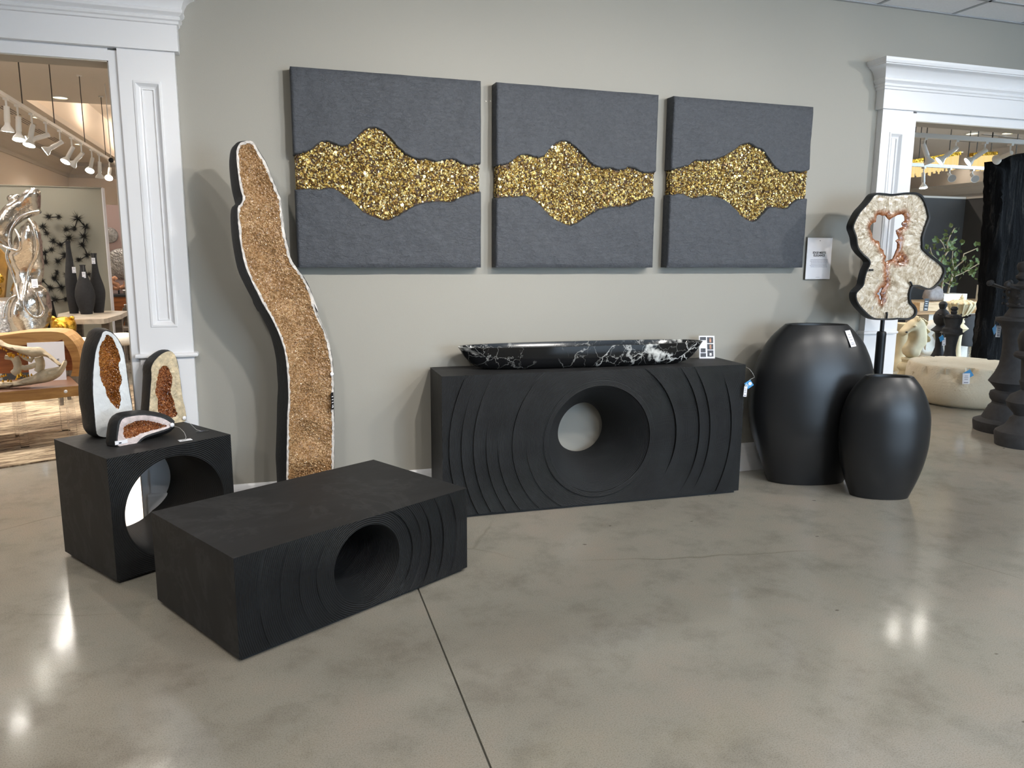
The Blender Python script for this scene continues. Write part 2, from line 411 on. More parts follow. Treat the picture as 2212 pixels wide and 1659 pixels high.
MAT = dict(
    floor=mat_floor(), wall=mat_wall('greige_wall_paint', srgb(161, 158, 149)), white=M('white_trim_paint', srgb(236, 236, 238), .35, var=.0, spec=.45),
    ceil=M('ceiling_tile', srgb(242, 242, 244), .9, var=.03, scale=60, bump=.3, bscale=200), grid=M('ceiling_grid_paint', srgb(168, 170, 174), .5, var=0),
    slate=mat_slate(), gold=mat_gold('gold_chip_mass'), goldo=mat_gold('gold_chip', True), bronze=M('bronze_backing', srgb(60, 40, 20), .5, .4, .3, 40, .8, 120),
    blk=mat_blackwood('black_stained_wood'), marble=mat_marble(), joint=M('joint_filler', srgb(98, 98, 90), .7, var=.15, scale=30),
    shell=M('black_painted_shell', srgb(28, 29, 31), .62, var=.15, scale=20, bump=.4, bscale=60, bdist=.006), rind=M('white_quartz_rind', srgb(206, 200, 194), .4, var=.3, scale=45, bump=.6, bscale=160, bdist=.004),
    rindw=M('white_milky_quartz', srgb(226, 229, 230), .32, var=.08, scale=14, bump=.6, bscale=60, bdist=.006),
    rindt=M('tan_quartz_rind', srgb(214, 196, 162), .35, var=.3, scale=30, bump=.9, bscale=70, bdist=.01),
    rindp=M('lilac_quartz_rind', srgb(206, 192, 190), .35, var=.2, scale=34, bump=.7, bscale=80, bdist=.006),
    tan=mat_druse('tan_druse', srgb(104, 76, 46), srgb(152, 116, 78), srgb(190, 158, 116)), tanc=mat_crystal('tan_crystals', srgb(110, 80, 48), srgb(162, 126, 86), srgb(216, 188, 150), .18, .05),
    amb=mat_druse('amber_druse', srgb(84, 42, 14), srgb(134, 78, 28), srgb(170, 110, 50)), ambc=mat_crystal('amber_crystals', srgb(92, 48, 18), srgb(146, 88, 36), srgb(196, 138, 74)),
    rust=mat_druse('rust_druse', srgb(58, 26, 10), srgb(112, 58, 26), srgb(170, 106, 62)), rustc=mat_crystal('rust_crystals', srgb(66, 30, 12), srgb(128, 68, 32), srgb(198, 140, 92)),
    agate=mat_agate(), steel=M('black_powder_coat', srgb(28, 30, 33), .42, .3, .05, 20),
    vase=M('satin_black_resin', srgb(30, 31, 33), .33, 0, .06, 6, .15, 300, .45, .001),
    paper=M('white_card', srgb(245, 245, 250), .6, var=0), ink=M('black_ink', srgb(20, 20, 28), .6, var=0), greyink=M('grey_ink', srgb(128, 128, 150), .6, var=0), blue=M('blue_card', srgb(66, 150, 208), .5, var=0), blackcard=M('black_card', srgb(18, 18, 20), .5, var=0),
    photo1=M('print_dark', srgb(64, 66, 74), .5, var=.5, scale=90), photo2=M('print_warm', srgb(190, 140, 112), .5, var=.3, scale=90), string=M('clear_string', srgb(190, 190, 186), .4, var=0),
    clear=mat_glass('clear_acrylic'), sheet=mat_sheet('clear_acrylic_sheet'), pane=mat_glass('window_glass'), frame=M('dark_window_frame', srgb(50, 50, 52), .4, .5, 0),
    chrome=M('polished_silver', srgb(214, 210, 204), .2, 1.0, .1, 6, .5, 9, bdist=.03), hammered=M('hammered_silver', srgb(176, 174, 172), .3, .9, .3, 26, 1.0, 40, bdist=.02),
    goldm=M('gold_leaf', srgb(212, 164, 60), .26, 1.0, .25, 12, .8, 24, bdist=.02), goldp=M('aged_gold_panel', srgb(150, 108, 48), .4, .6, .35, 9, .4, 50),
    wood=mat_wood('honey_wood', srgb(150, 104, 58), srgb(196, 150, 92), srgb(222, 180, 122)), woodtop=mat_wood('brown_wood_top', srgb(92, 64, 48), srgb(122, 88, 68), srgb(146, 110, 86)),
    woodgrey=mat_wood('weathered_grey_wood', srgb(74, 66, 58), srgb(112, 101, 90), srgb(142, 130, 116), (1, 1, 8)), wooddark=mat_wood('walnut_cabinet', srgb(96, 52, 26), srgb(146, 84, 44), srgb(178, 110, 62)),
    bone=M('bone', srgb(196, 180, 152), .7, 0, .22, 14, .7, 60, bdist=.006), rug=mat_rug(), cream=M('cream_fabric', srgb(232, 226, 214), .9, 0, .04, 30, .3, 300),
    matte=M('matte_black_ceramic', srgb(40, 40, 42), .8, 0, .15, 30, .5, 160), stonetop=M('travertine_top', srgb(178, 166, 150), .6, 0, .25, 9, .4, 60),
    partl=mat_wall('sage_grey_partition', srgb(152, 148, 134)), partd=M('dark_grey_partition', srgb(66, 64, 62), .8, 0, .04, 4), warmw=mat_wall('warm_showroom_wall', srgb(218, 206, 192)), warmc=M('showroom_ceiling', srgb(212, 204, 194), .9, var=0), soff=M('grey_beige_soffit', srgb(190, 182, 170), .8, var=0),
    pink=M('pale_pink_wall', srgb(196, 170, 164), .8, var=0), lampw=M('white_lamp_enamel', srgb(228, 224, 216), .35, 0, 0), glow=mat_glow('lamp_glow', (1, .95, .86, 1), 110), off=M('unlit_lamp_lens', srgb(176, 172, 166), .3, .2, 0), down=mat_glow('downlight_glow', (1, .92, .62, 1), 3),
    chand=mat_glow('chandelier_glow', (1, .70, .28, 1), 1.15), cable=M('dark_cable', srgb(70, 62, 52), .5, 0, 0),
    needle=M('dark_iron', srgb(34, 32, 30), .6, .3, .1), chess=M('charcoal_chess_resin', srgb(46, 46, 48), .75, 0, .18, 24, .4, 120), bone2=M('cream_chess_resin', srgb(222, 206, 168), .65, 0, .1, 10, .3, 90),
    stone=mat_stone(), petr=mat_bark('black_petrified_wood', srgb(13, 13, 14), srgb(26, 26, 27), srgb(62, 60, 58)), plank=mat_wood('pale_plank', srgb(176, 134, 88), srgb(222, 190, 146), srgb(238, 216, 180)),
    leaf=M('green_leaf', srgb(104, 122, 72), .5, 0, .4, 6), branch=M('pale_birch_branch', srgb(176, 160, 132), .7, 0, .3, 20), grstone=M('grey_stone_block', srgb(146, 138, 134), .6, 0, .2, 20, .6, 60), dkfab=M('dark_grey_upholstery', srgb(58, 57, 57), .85, 0, .06, 30, .2, 300),
    copper=M('rose_gold_scroll', srgb(204, 150, 118), .4, .3, .1),
)
# ------------------------------------------------------------------ structure
def st(o): o['kind'] = 'structure'; return o
# floor: two concrete slabs with a sawn control joint between them (joint runs away from the camera)
JX0, JX1 = .574, .581
def jx(y): return .600+(y+1.255)*.0218-.003
fl = st(MB().box(.5, .6, -7.8, 22, -.20, -.012).build('floor', MAT['joint']))
def slab(sgn):
    b = MB(); ys = (-7.8, 22.0)
    if sgn < 0: pts = [(-9, ys[0]), (jx(ys[0])-.0035, ys[0]), (jx(ys[1])-.0035, ys[1]), (-9, ys[1])]
    else: pts = [(jx(ys[0])+.0035, ys[0]), (18, ys[0]), (18, ys[1]), (jx(ys[1])+.0035, ys[1])]
    b.prism(pts, -.2, 0, plane='xy'); b.build('concrete_slab', MAT['floor'], fl)
fl.data.materials.clear()
fl.data.materials.append(MAT['joint'])
for v_ in fl.data.vertices:
    if v_.co.z > -.1: v_.co.z = -.008
    v_.co.x = jx(v_.co.y)+(.03 if v_.co.x > .55 else -.03)
slab(-1); slab(1)

# front wall with its two cased openings
OL0, OL1, OR0, OR1, OZ, WT = -2.62, -.688, 4.385, 7.25, 2.435, .12
CZ = 3.165
w = MB()
w.box(-4.2, OL0, 0, WT, 0, 4.0); w.box(OL1, OR0, 0, WT, 0, 4.0); w.box(OR1, 9.0, 0, WT, 0, 4.0)
w.box(OL0, OL1, 0, WT, OZ, 4.0); w.box(OR0, OR1, 0, WT, OZ, 4.0)
st(w.build('wall_front', MAT['wall']))
st(MB().box(-4.35, -4.2, -7.8, .12, 0, 4).build('wall_left', MAT['wall']))
st(MB().box(9.0, 9.15, -7.8, .12, 0, 4).build('wall_right', MAT['wall']))
wb = MB()
wb.box(-4.2, 3.2, -7.95, -7.8, 0, 4); wb.box(7.2, 9.0, -7.95, -7.8, 0, 4); wb.box(3.2, 7.2, -7.95, -7.8, 2.8, 4); wb.box(3.2, 7.2, -7.95, -7.8, 0, .3)
st(wb.build('wall_back', MAT['wall']))
for i in range(2):
    x0 = 3.2+2.0*i; wf = MB()
    for bx in ((x0, x0+.06, .3, 2.8), (x0+1.94, x0+2.0, .3, 2.8), (x0+.06, x0+1.94, .3, .36), (x0+.06, x0+1.94, 2.74, 2.8)): wf.box(bx[0], bx[1], -7.92, -7.84, bx[2], bx[3])
    wo = st(wf.build('window_%d' % (i+1), MAT['frame']))
# lay-in ceiling: T-bar grid with a tile in every bay (every tile its own piece)
TX, TY = .645, .312
X0T, Y0T = 3.99-TX*12, -TY
cb = MB()
nx, ny = 19, 24
for i in range(nx+1): cb.box(X0T+i*TX-.012, X0T+i*TX+.012, -7.8, 0, CZ-.004, CZ+.03)
for j in range(0, 13): 
    y = -TY-j*.624; cb.box(-4.2, 9, y-.012, y+.012, CZ-.004, CZ+.03)
cb.box(-4.2, 9, -.022, 0, CZ-.006, CZ+.03)
ce = st(cb.build('ceiling', MAT['grid']))
tile_me = None
for i in range(nx):
    for j in range(0, 12):
        x0, x1 = X0T+i*TX+.010, X0T+(i+1)*TX-.010; y1, y0 = (-TY-j*.624-.010, -TY-(j+1)*.624+.010)
        if x1 < -4.2 or x0 > 8.9 or y0 < -7.85: continue
        if tile_me is None:
            t0 = MB().box(0, TX-.02, 0, .604, CZ, CZ+.015).build('ceiling_tile', MAT['ceil'], ce); tile_me = t0.data; t0.location = (x0, y0, 0)
        else:
            t0 = bpy.data.objects.new('ceiling_tile', tile_me); COL.objects.link(t0); t0.parent = ce; t0.location = (x0, y0, 0)
border_me = None
for i in range(nx):
    x0 = X0T+i*TX+.010
    if x0 < -4.4 or x0 > 8.9: continue
    if border_me is None:
        t0 = MB().box(0, TX-.02, 0, TY-.034, CZ, CZ+.015).build('ceiling_tile', MAT['ceil'], ce); border_me = t0.data
    else:
        t0 = bpy.data.objects.new('ceiling_tile', border_me); COL.objects.link(t0); t0.parent = ce
    t0.location = (x0, -TY+.010, 0)
st(MB().box(-4.3, 9.1, -7.9, .0, CZ+.06, CZ+.12).build('ceiling_slab', MAT['warmc']))

# baseboard between the two openings
def baseboard(name, x0, x1):
    b = MB(); pr = [(0, 0), (-.016, 0), (-.016, .125), (-.014, .13), (-.014, .175), (-.010, .19), (-.004, .2008), (0, .2008)]
    n = len(pr); vs = [(x0, y, z) for y, z in pr]+[(x1, y, z) for y, z in pr]
    b.add(vs, [(i, i+1, n+i+1, n+i) for i in range(n-1)]+[tuple(range(n)), tuple(range(2*n-1, n-1, -1))])
    return st(b.build(name, MAT['white']))
baseboard('baseboard_front', -.385, 4.05)

def sweep_U(b, prof, x0, x1, base):
    """moulding profile [(projection, z)] carried around a box front (x0..x1, y=-base) and returned to the wall at y=0"""
    n = len(prof); vs = []
    for p, z in prof: vs += [(x0-p, 0, z), (x0-p, -base-p, z), (x1+p, -base-p, z), (x1+p, 0, z)]
    fs = []
    for i in range(n-1):
        for k in range(3): fs.append((4*i+k, 4*i+k+1, 4*i+k+5, 4*i+k+4))
    fs.append((0, 1, 2, 3)); fs.append(tuple(4*(n-1)+k for k in (3, 2, 1, 0)))
    b.add(vs, fs); return b
def frame_sweep(b, x0, x1, z0, z1, y, prof):
    """picture-frame moulding: profile [(inset, height towards the room)] mitred around a rectangle"""
    n = len(prof); vs = []
    for d, h in prof: vs += [(x0+d, y-h, z0+d), (x1-d, y-h, z0+d), (x1-d, y-h, z1-d), (x0+d, y-h, z1-d)]
    fs = [(4*i+k, 4*i+(k+1) % 4, 4*i+4+(k+1) % 4, 4*i+4+k) for i in range(n-1) for k in range(4)]
    fs.append(tuple(4*(n-1)+k for k in range(4)))
    b.add(vs, fs); return b
def pilaster(tr, x0, x1, px0, px1):
    PB = .05
    b = MB(); q = (x0, x1, 0.0, 2.495)
    fr = [(px0-.0, 1.105), (px1, 2.348)]
    # face built around the recessed panel
    b.box(x0, px0, -PB, 0, 0, 2.495); b.box(px1, x1, -PB, 0, 0, 2.495); b.box(px0, px1, -PB, 0, 0, 1.108); b.box(px0, px1, -PB, 0, 2.348, 2.495)
    b.build('pilaster', MAT['white'], tr)
    m = frame_sweep(MB(), px0, px1, 1.108, 2.348, -PB, [(0, 0), (.002, .004), (.012, .005), (.018, -.002), (.026, -.012), (.034, -.016), (.036, -.012), (.040, -.012), (.042, -.020)])
    m.build('panel_moulding', MAT['white'], tr)
    c = sweep_U(MB(), [(0, .945), (.012, .946), (.02, .95), (.022, .958), (.02, .966), (.012, .97), (0, .971)], x0, x1, PB); c.build('chair_band', MAT['white'], tr)
    p = sweep_U(MB(), [(0.0, 0), (.016, 0), (.016, .19), (.012, .2), (0, .205)], x0, x1, PB); p.build('plinth', MAT['white'], tr)
def opening(name, p0, p1, o0, o1, left_panel, right_panel):
    """p0..p1 outer edges of the two pilasters, o0..o1 clear opening"""
    tr = st(bpy.data.objects.new(name, None)); COL.objects.link(tr)
    pw = .263
    pilaster(tr, p0, p0+pw, *left_panel); pilaster(tr, p1-pw, p1, *right_panel)
    c = MB()
    c.box(p0+pw, o0, -.035, 0, 0, OZ+.05); c.box(o1, p1-pw, -.035, 0, 0, OZ+.05); c.box(o0, o1, -.035, 0, OZ, OZ+.06)
    c.build('casing', MAT['white'], tr)
    j = MB(); j.box(o0, o0+.006, -.03, WT+.004, 0, OZ); j.box(o1-.006, o1, -.03, WT+.004, 0, OZ); j.box(o0, o1, -.03, WT+.004, OZ-.006, OZ); j.build('jamb_lining', MAT['soff'], tr)
    f = MB().box(p0-.022, p1+.022, -.072, 0, 2.495, 2.63); f.build('frieze', MAT['white'], tr)
    cr = sweep_U(MB(), [(0, 2.618), (.008, 2.622), (.010, 2.634), (.018, 2.640), (.020, 2.652), (.014, 2.655), (.022, 2.662), (.032, 2.672), (.034, 2.684), (.028, 2.688), (.030, 2.695), (.036, 2.715), (.048, 2.736), (.066, 2.752), (.084, 2.760), (.086, 2.766), (.094, 2.768), (.098, 2.782), (.100, 2.790), (.100, 2.800), (0, 2.802)], p0-.022, p1+.022, .072)
    cr.build('crown_moulding', MAT['white'], tr, smooth=35)
    return tr
opening('trim_1', OL0-.305, -.382, OL0, OL1, (OL0-.25, OL0-.11), (-.583, -.452))
opening('trim_2', 4.078, OR1+.305, OR0, OR1, (4.150, 4.268), (OR1+.11, OR1+.25))

# the showroom behind: outer walls and ceiling
BZ = 3.83
st(MB().box(-4.95, -4.85, .12, 19.0, 0, BZ).build('wall_showroom_left', MAT['warmw']))
st(MB().box(-4.95, 18, 19.0, 19.1, 0, BZ+1.4).build('wall_showroom_far', MAT['warmw']))
st(MB().box(17.9, 18.0, .12, 19.0, 0, BZ+1.4).build('wall_showroom_right', MAT['warmw']))
cc = MB()   # ceiling with a raised tray (coffer) on each side
def ceil_with_hole(b, x0, x1, y0, y1, hx0, hx1, hy0, hy1):
    b.box(x0, hx0, y0, y1, BZ, BZ+.1); b.box(hx1, x1, y0, y1, BZ, BZ+.1); b.box(hx0, hx1, y0, hy0, BZ, BZ+.1); b.box(hx0, hx1, hy1, y1, BZ, BZ+.1)
ceil_with_hole(cc, -4.95, 3.5, .12, 19.0, -3.42, 2.6, 9.7, 17.5)
cc.box(3.5, 18, .12, 19.0, BZ, BZ+.1)
st(cc.build('ceiling_showroom', MAT['warmc']))
for k, (a, b_, c, d) in enumerate(((-3.42, 2.6, 9.7, 17.5),)):
    t = MB(); h = BZ+.8
    t.box(a-.04, a, c, d, BZ+.1, h); t.box(b_, b_+.04, c, d, BZ+.1, h); t.box(a, b_, c-.04, c, BZ+.1, h); t.box(a, b_, d, d+.04, BZ+.1, h); t.box(a-.04, b_+.04, c-.04, d+.04, h, h+.05)
    st(t.build('ceiling_tray_%d' % (k+1), MAT['warmw']))
def crown_run(name, p0, p1, nrm, z, mat, s=1.0):
    """crown moulding run along p0->p1 with the wall behind it (nrm points into the room)"""
    pr = [(0, -.24), (.02, -.24), (.02, -.19), (.05, -.17), (.09, -.12), (.14, -.07), (.16, -.06), (.16, -.02), (.19, 0), (0, 0)]
    p0 = np.array(p0, float); p1 = np.array(p1, float); nr = np.array(nrm, float); b = MB(); n = len(pr); vs = []
    for q in (p0, p1): vs += [(q[0]+nr[0]*d*s, q[1]+nr[1]*d*s, z+h*s) for d, h in pr]
    b.add(vs, [(i, i+1, n+i+1, n+i) for i in range(n-1)]+[tuple(range(n)), tuple(range(2*n-1, n-1, -1))])
    return st(b.build(name, mat))
crown_run('trim_3', (-4.85, .12), (-4.85, 19), (1, 0), BZ, MAT['soff'], 1.6)
crown_run('trim_4', (-4.85, 19), (18, 19), (0, -1), BZ, MAT['soff'], 1.6)
# ------------------------------------------------------------------ the main wall display
# three square relief panels: slate slabs above and below a band of gold chips
PT, PW, PZ0, PZ1 = .0959, 1.0381, 1.4218, 2.4651
def wall_xz(pts): 
    return [(float(ony(a, b, -PT)[0]), float(ony(a, b, -PT)[2])) for a, b in pts]
def relief_panel(x0, up_px, lo_px, label, seed):
    o = thing('relief_panel', label, 'wall art', (x0+PW/2, 0, PZ0), group='gold band relief panels')
    up = wall_xz(up_px); lo = wall_xz(lo_px)
    def edge(e):
        xs = np.array([q[0] for q in e])-x0; zs = np.array([q[1] for q in e])-PZ0
        xs = (xs-xs[0])/(xs[-1]-xs[0])*PW
        X = np.linspace(0, PW, 131); Z = np.interp(X, xs, zs)
        k = np.array([1, 2, 3, 2, 1])/9.; Z = np.convolve(np.pad(Z, 2, mode='edge'), k, 'valid')
        rnd = np.random.RandomState(seed); return X-PW/2, Z+rnd.normal(0, .0016, len(X))
    Xu, Zu = edge(up); Xl, Zl = edge(lo); H = PZ1-PZ0
    def slab_mesh(name, X, Z, top):
        n = len(X); R = 34; vs = []; fs = []
        for i in range(n):
            for j in range(R+1):
                s = j/R; s = s**1.6
                z = Z[i]+(H-Z[i])*s if top else Z[i]*(1-s)
                d = abs(z-Z[i]); dx = min(X[i]+PW/2, PW/2-X[i])
                y = -PT+.010+.006*nz(X[i], z, 0, 6, seed)+.003*nz(X[i], z, 1, 22, seed)
                lip = max(0, 1-d/.035); y -= .006*lip*(.5+nz(X[i], z, 3, 9, seed)); y += .014*max(0, 1-d/.008)**1.5
                de = min(dx, (H-z) if top else z); y += .008*max(0, 1-de/.007)**2
                xx = X[i]; zz = z
                if j == 0: zz += 0
                vs.append((xx, y, zz))
        for i in range(n-1):
            for j in range(R):
                a = i*(R+1)+j; fs.append((a, a+1, a+R+2, a+R+1))
        # skirt back to the wall
        loop = [i*(R+1) for i in range(n)]+[(n-1)*(R+1)+j for j in range(1, R+1)]+[i*(R+1)+R for i in range(n-2, -1, -1)]+[j for j in range(R-1, 0, -1)]
        m = len(vs); vs += [(vs[k][0], -.002, vs[k][2]) for k in loop]; L = len(loop)
        fs += [(loop[k], loop[(k+1) % L], m+(k+1) % L, m+k) for k in range(L)]
        b = MB(); b.add(vs, fs); return b.build(name, MAT['slate'], o, smooth=55)
    slab_mesh('upper_slab', Xu, Zu, True); slab_mesh('lower_slab', Xl, Zl, False)
    # gold band: bronze backing and chips bedded into it
    gi = .012; gy = -PT+.026
    n = len(Xu); vs = []; fs = []
    xs = np.clip(Xu, -PW/2+gi, PW/2-gi)
    for i in range(n):
        vs += [(xs[i], gy, Zl[i]-.01), (xs[i], gy, Zu[i]+.01), (xs[i], -.004, Zl[i]-.01), (xs[i], -.004, Zu[i]+.01)]
    for i in range(n-1):
        a = 4*i; fs += [(a, a+4, a+5, a+1), (a+2, a+3, a+7, a+6), (a, a+2, a+6, a+4), (a+1, a+5, a+7, a+3)]
    fs += [(0, 1, 3, 2), (4*n-4, 4*n-2, 4*n-1, 4*n-3)]
    MB().add(vs, fs).build('chip_bed', MAT['bronze'], o)
    rnd = random.Random(seed*7+1)
    def chip_shape(r, s):
        k = s.choice((4, 5, 5, 6)); a0 = s.uniform(0, 6.28); top = []; bot = []
        for i in range(k):
            a = a0+2*PI*i/k+s.uniform(-.3, .3); q = r*s.uniform(.65, 1.15); el = s.uniform(.7, 1.0)
            top.append((q*math.cos(a)*.72, q*math.sin(a)*el, 0)); bot.append((q*1.15*math.cos(a)*.8, q*1.15*math.sin(a)*el, -r*.55))
        return [Vector(p) for p in top+bot], [tuple(range(k))]+[(i, (i+1) % k, k+(i+1) % k, k+i) for i in range(k)]
    protos = []
    for q in range(6):
        s = random.Random(900+q); v, f = chip_shape(.0135, s); me = bpy.data.meshes.new('gold_chip'); me.from_pydata(v, [], f); me.materials.append(MAT['goldo']); protos.append(me)
    big = MB(); pts = []
    def place(front):
        while True:
            x = rnd.uniform(-PW/2+gi+.004, PW/2-gi-.004); zu = np.interp(x, Xu, Zu); zl = np.interp(x, Xl, Zl); z = rnd.uniform(0, H)
            if zl+.004 < z < zu-.002: return x, z
    area = float(np.trapezoid(Zu-Zl, Xu)) if hasattr(np, 'trapezoid') else float(np.trapz(Zu-Zl, Xu))
    cnt = int(area*21000)
    for k in range(cnt):
        x, z = place(True); r = rnd.uniform(.004, .0088); v, f = chip_shape(r, rnd)
        e = Matrix.Rotation(PI/2, 3, 'X') @ Matrix.Rotation(rnd.gauss(0, .6), 3, 'X') @ Matrix.Rotation(rnd.gauss(0, .6), 3, 'Y') @ Matrix.Rotation(rnd.uniform(0, 6.28), 3, 'Z')
        c = Vector((x, gy-rnd.uniform(.001, .006), z)); big.add([e @ p+c for p in v], f)
    for side in (-1, 1):      # chips on the two narrow ends of the band
        for k in range(110):
            x = side*(PW/2-gi); zu = Zu[0 if side < 0 else -1]; zl = Zl[0 if side < 0 else -1]; z = rnd.uniform(zl+.003, zu-.003); y = rnd.uniform(gy, -.012)
            r = rnd.uniform(.004, .008); v, f = chip_shape(r, rnd)
            e = Matrix.Rotation(side*PI/2, 3, 'Y') @ Matrix.Rotation(rnd.gauss(0, .4), 3, 'X') @ Matrix.Rotation(rnd.uniform(0, 6.28), 3, 'Z')
            big.add([e @ p+Vector((x+side*rnd.uniform(.001, .005), y, z)) for p in v], f)
    bo = big.build('gold_chip_mass', MAT['gold'], o); bo['kind'] = 'stuff'
    for k in range(150):
        x, z = place(True); c = bpy.data.objects.new('gold_chip', protos[k % 6]); COL.objects.link(c); c.parent = o
        e = Matrix.Rotation(PI/2, 3, 'X') @ Matrix.Rotation(rnd.gauss(0, .3), 3, 'X') @ Matrix.Rotation(rnd.gauss(0, .3), 3, 'Y') @ Matrix.Rotation(rnd.uniform(0, 6.28), 3, 'Z')
        c.location = (x, gy-.0075, z); c.rotation_euler = e.to_euler(); sc = rnd.uniform(.7, 1.05); c.scale = (sc, sc, sc)
    return o
u1 = crop([(118,708),(200,695),(255,670),(300,620),(345,615),(400,625),(450,650),(510,645),(560,595),(610,545),(660,515),(700,515),(760,540),(810,590),(850,640),(900,690),(960,730),(1010,745),(1070,740),(1150,765),(1210,745),(1260,740),(1310,765),(1370,790),(1462,775)], .3013, 600, 120)
l1 = crop([(125,960),(200,950),(290,960),(340,950),(410,950),(460,985),(520,1030),(570,1070),(600,1110),(650,1140),(700,1155),(740,1175),(780,1185),(830,1165),(880,1135),(930,1105),(980,1075),(1040,1055),(1130,1042),(1250,1048),(1290,1020),(1360,1000),(1460,970)], .3013, 600, 120)
u2 = crop([(200,745),(270,735),(330,715),(370,670),(420,655),(470,660),(540,685),(590,670),(640,600),(690,560),(740,540),(790,555),(850,600),(900,650),(950,710),(1000,745),(1060,770),(1130,765),(1190,785),(1240,775),(1290,757),(1330,770),(1380,800),(1440,808),(1498,795)], .2652, 1020, 160)
l2 = crop([(200,1005),(300,995),(360,1000),(420,985),(470,995),(520,1030),(570,1075),(600,1110),(640,1160),(690,1190),(740,1210),(790,1235),(840,1215),(900,1180),(960,1140),(1030,1100),(1120,1080),(1270,1075),(1310,1045),(1370,1020),(1490,995)], .2652, 1020, 160)
u3 = crop([(192,705),(270,685),(340,670),(380,630),(430,630),(520,628),(620,600),(690,560),(740,520),(780,495),(830,488),(890,525),(940,535),(975,580),(1000,620),(1040,680),(1090,720),(1140,730),(1190,712),(1250,728),(1330,705)], .2652, 1400, 180)
l3 = crop([(172,910),(250,893),(300,905),(360,935),(420,920),(480,908),(600,930),(650,965),(700,1010),(750,1070),(800,1105),(850,1125),(890,1110),(940,1050),(980,1005),(1050,1005),(1090,1018),(1140,1015),(1180,970),(1230,940),(1305,935)], .2652, 1400, 180)
relief_panel(.1773, u1, l1, 'square charcoal slate relief panel with gold chip band, beside the tall amber geode', 1)
relief_panel(1.3059, u2, l2, 'square charcoal slate relief panel with gold chip band, middle of the three', 2)
relief_panel(2.4455, u3, l3, 'square charcoal slate relief panel with gold chip band, beside the white wall sign', 3)
# empty screw holes in the wall between the panels
for (px, py) in ((1049, 219), (1059, 219)):
    p = ony(px, py, 0); h = MB().lathe([(0, 0), (.004, 0), (.005, .002), (.003, .003), (.003, .008)], 8); h.v = [(x, -z, y) for x, y, z in h.v]
    o = h.build('wall_plug', MAT['lampw'], None, loc=(p[0], .001, p[2])); tag(o, 'small white wall plug between slate relief panels', 'wall plug', 'wall plugs between the panels')

# ---- printed text helper (lettering is flat print, built as thin mesh)
def text_mesh(name, s, size, mat, parent, loc, rot, align='CENTER', bold=.0):
    cu = bpy.data.curves.new(name, 'FONT'); cu.body = s; cu.size = size; cu.align_x = align; cu.align_y = 'CENTER'; cu.extrude = .0002; cu.offset = bold; cu.space_line = .95
    tmp = bpy.data.objects.new(name, cu); COL.objects.link(tmp); dg = bpy.context.evaluated_depsgraph_get(); me = bpy.data.meshes.new_from_object(tmp.evaluated_get(dg))
    bpy.data.objects.remove(tmp); bpy.data.curves.remove(cu); me.materials.clear(); me.materials.append(mat)
    o = bpy.data.objects.new(name, me); COL.objects.link(o); o.parent = parent; o.location = loc; o.rotation_euler = rot; return o

# ---- wall sign
sa = ony(1743, 512, -.02); sb = ony(1796, 604, -.02); sw, sh = .205, .283
sx = float((ony(1743, 512, -.02)[0]+ony(1802, 513, -.02)[0]+ony(1735, 604, -.02)[0]+ony(1796, 604, -.02)[0])/4); sz = float((sa[2]+sb[2])/2)
sg = thing('wall_sign', 'white printed sign reading EDGE MEETS ELEGANCE in a clear holder', 'sign', (sx, -.002, sz))
MB().box(-sw/2, sw/2, -.017, -.014, -sh/2, sh/2).build('sign_card', MAT['paper'], sg)
b = MB(); b.box(-sw/2-.004, sw/2+.004, -.0215, -.0185, -sh/2-.004, sh/2+.004); b.box(-sw/2-.004, sw/2+.004, -.012, 0.002, -sh/2-.004, sh/2+.004)
b.build('clear_holder', MAT['sheet'], sg)
text_mesh('headline', 'EDGE MEETS\nELEGANCE', .0195, MAT['ink'], sg, (0, -.0175, .030), (PI/2, 0, 0), bold=.0007)
bl = MB(); rnd = random.Random(4)
for k in range(6):
    z = -.008-k*.0098; x = -.072+rnd.uniform(0, .008); xe = .074-rnd.uniform(0, .006)
    while x < xe: 
        wd = min(rnd.uniform(.006, .018), xe-x); bl.box(x, x+wd, -.0176, -.017, z-.0013, z+.0013); x += wd+.0022
bl.box(-.016, .016, -.0176, -.017, -.1285, -.127)
bl.build('body_text', MAT['greyink'], sg)
h = MB().lathe([(0, 0), (.003, 0), (.003, .001), (0, .001)], 10); h.v = [(x, -z-.0172, y+.122) for x, y, z in h.v]; h.build('logo_dot', MAT['ink'], sg)

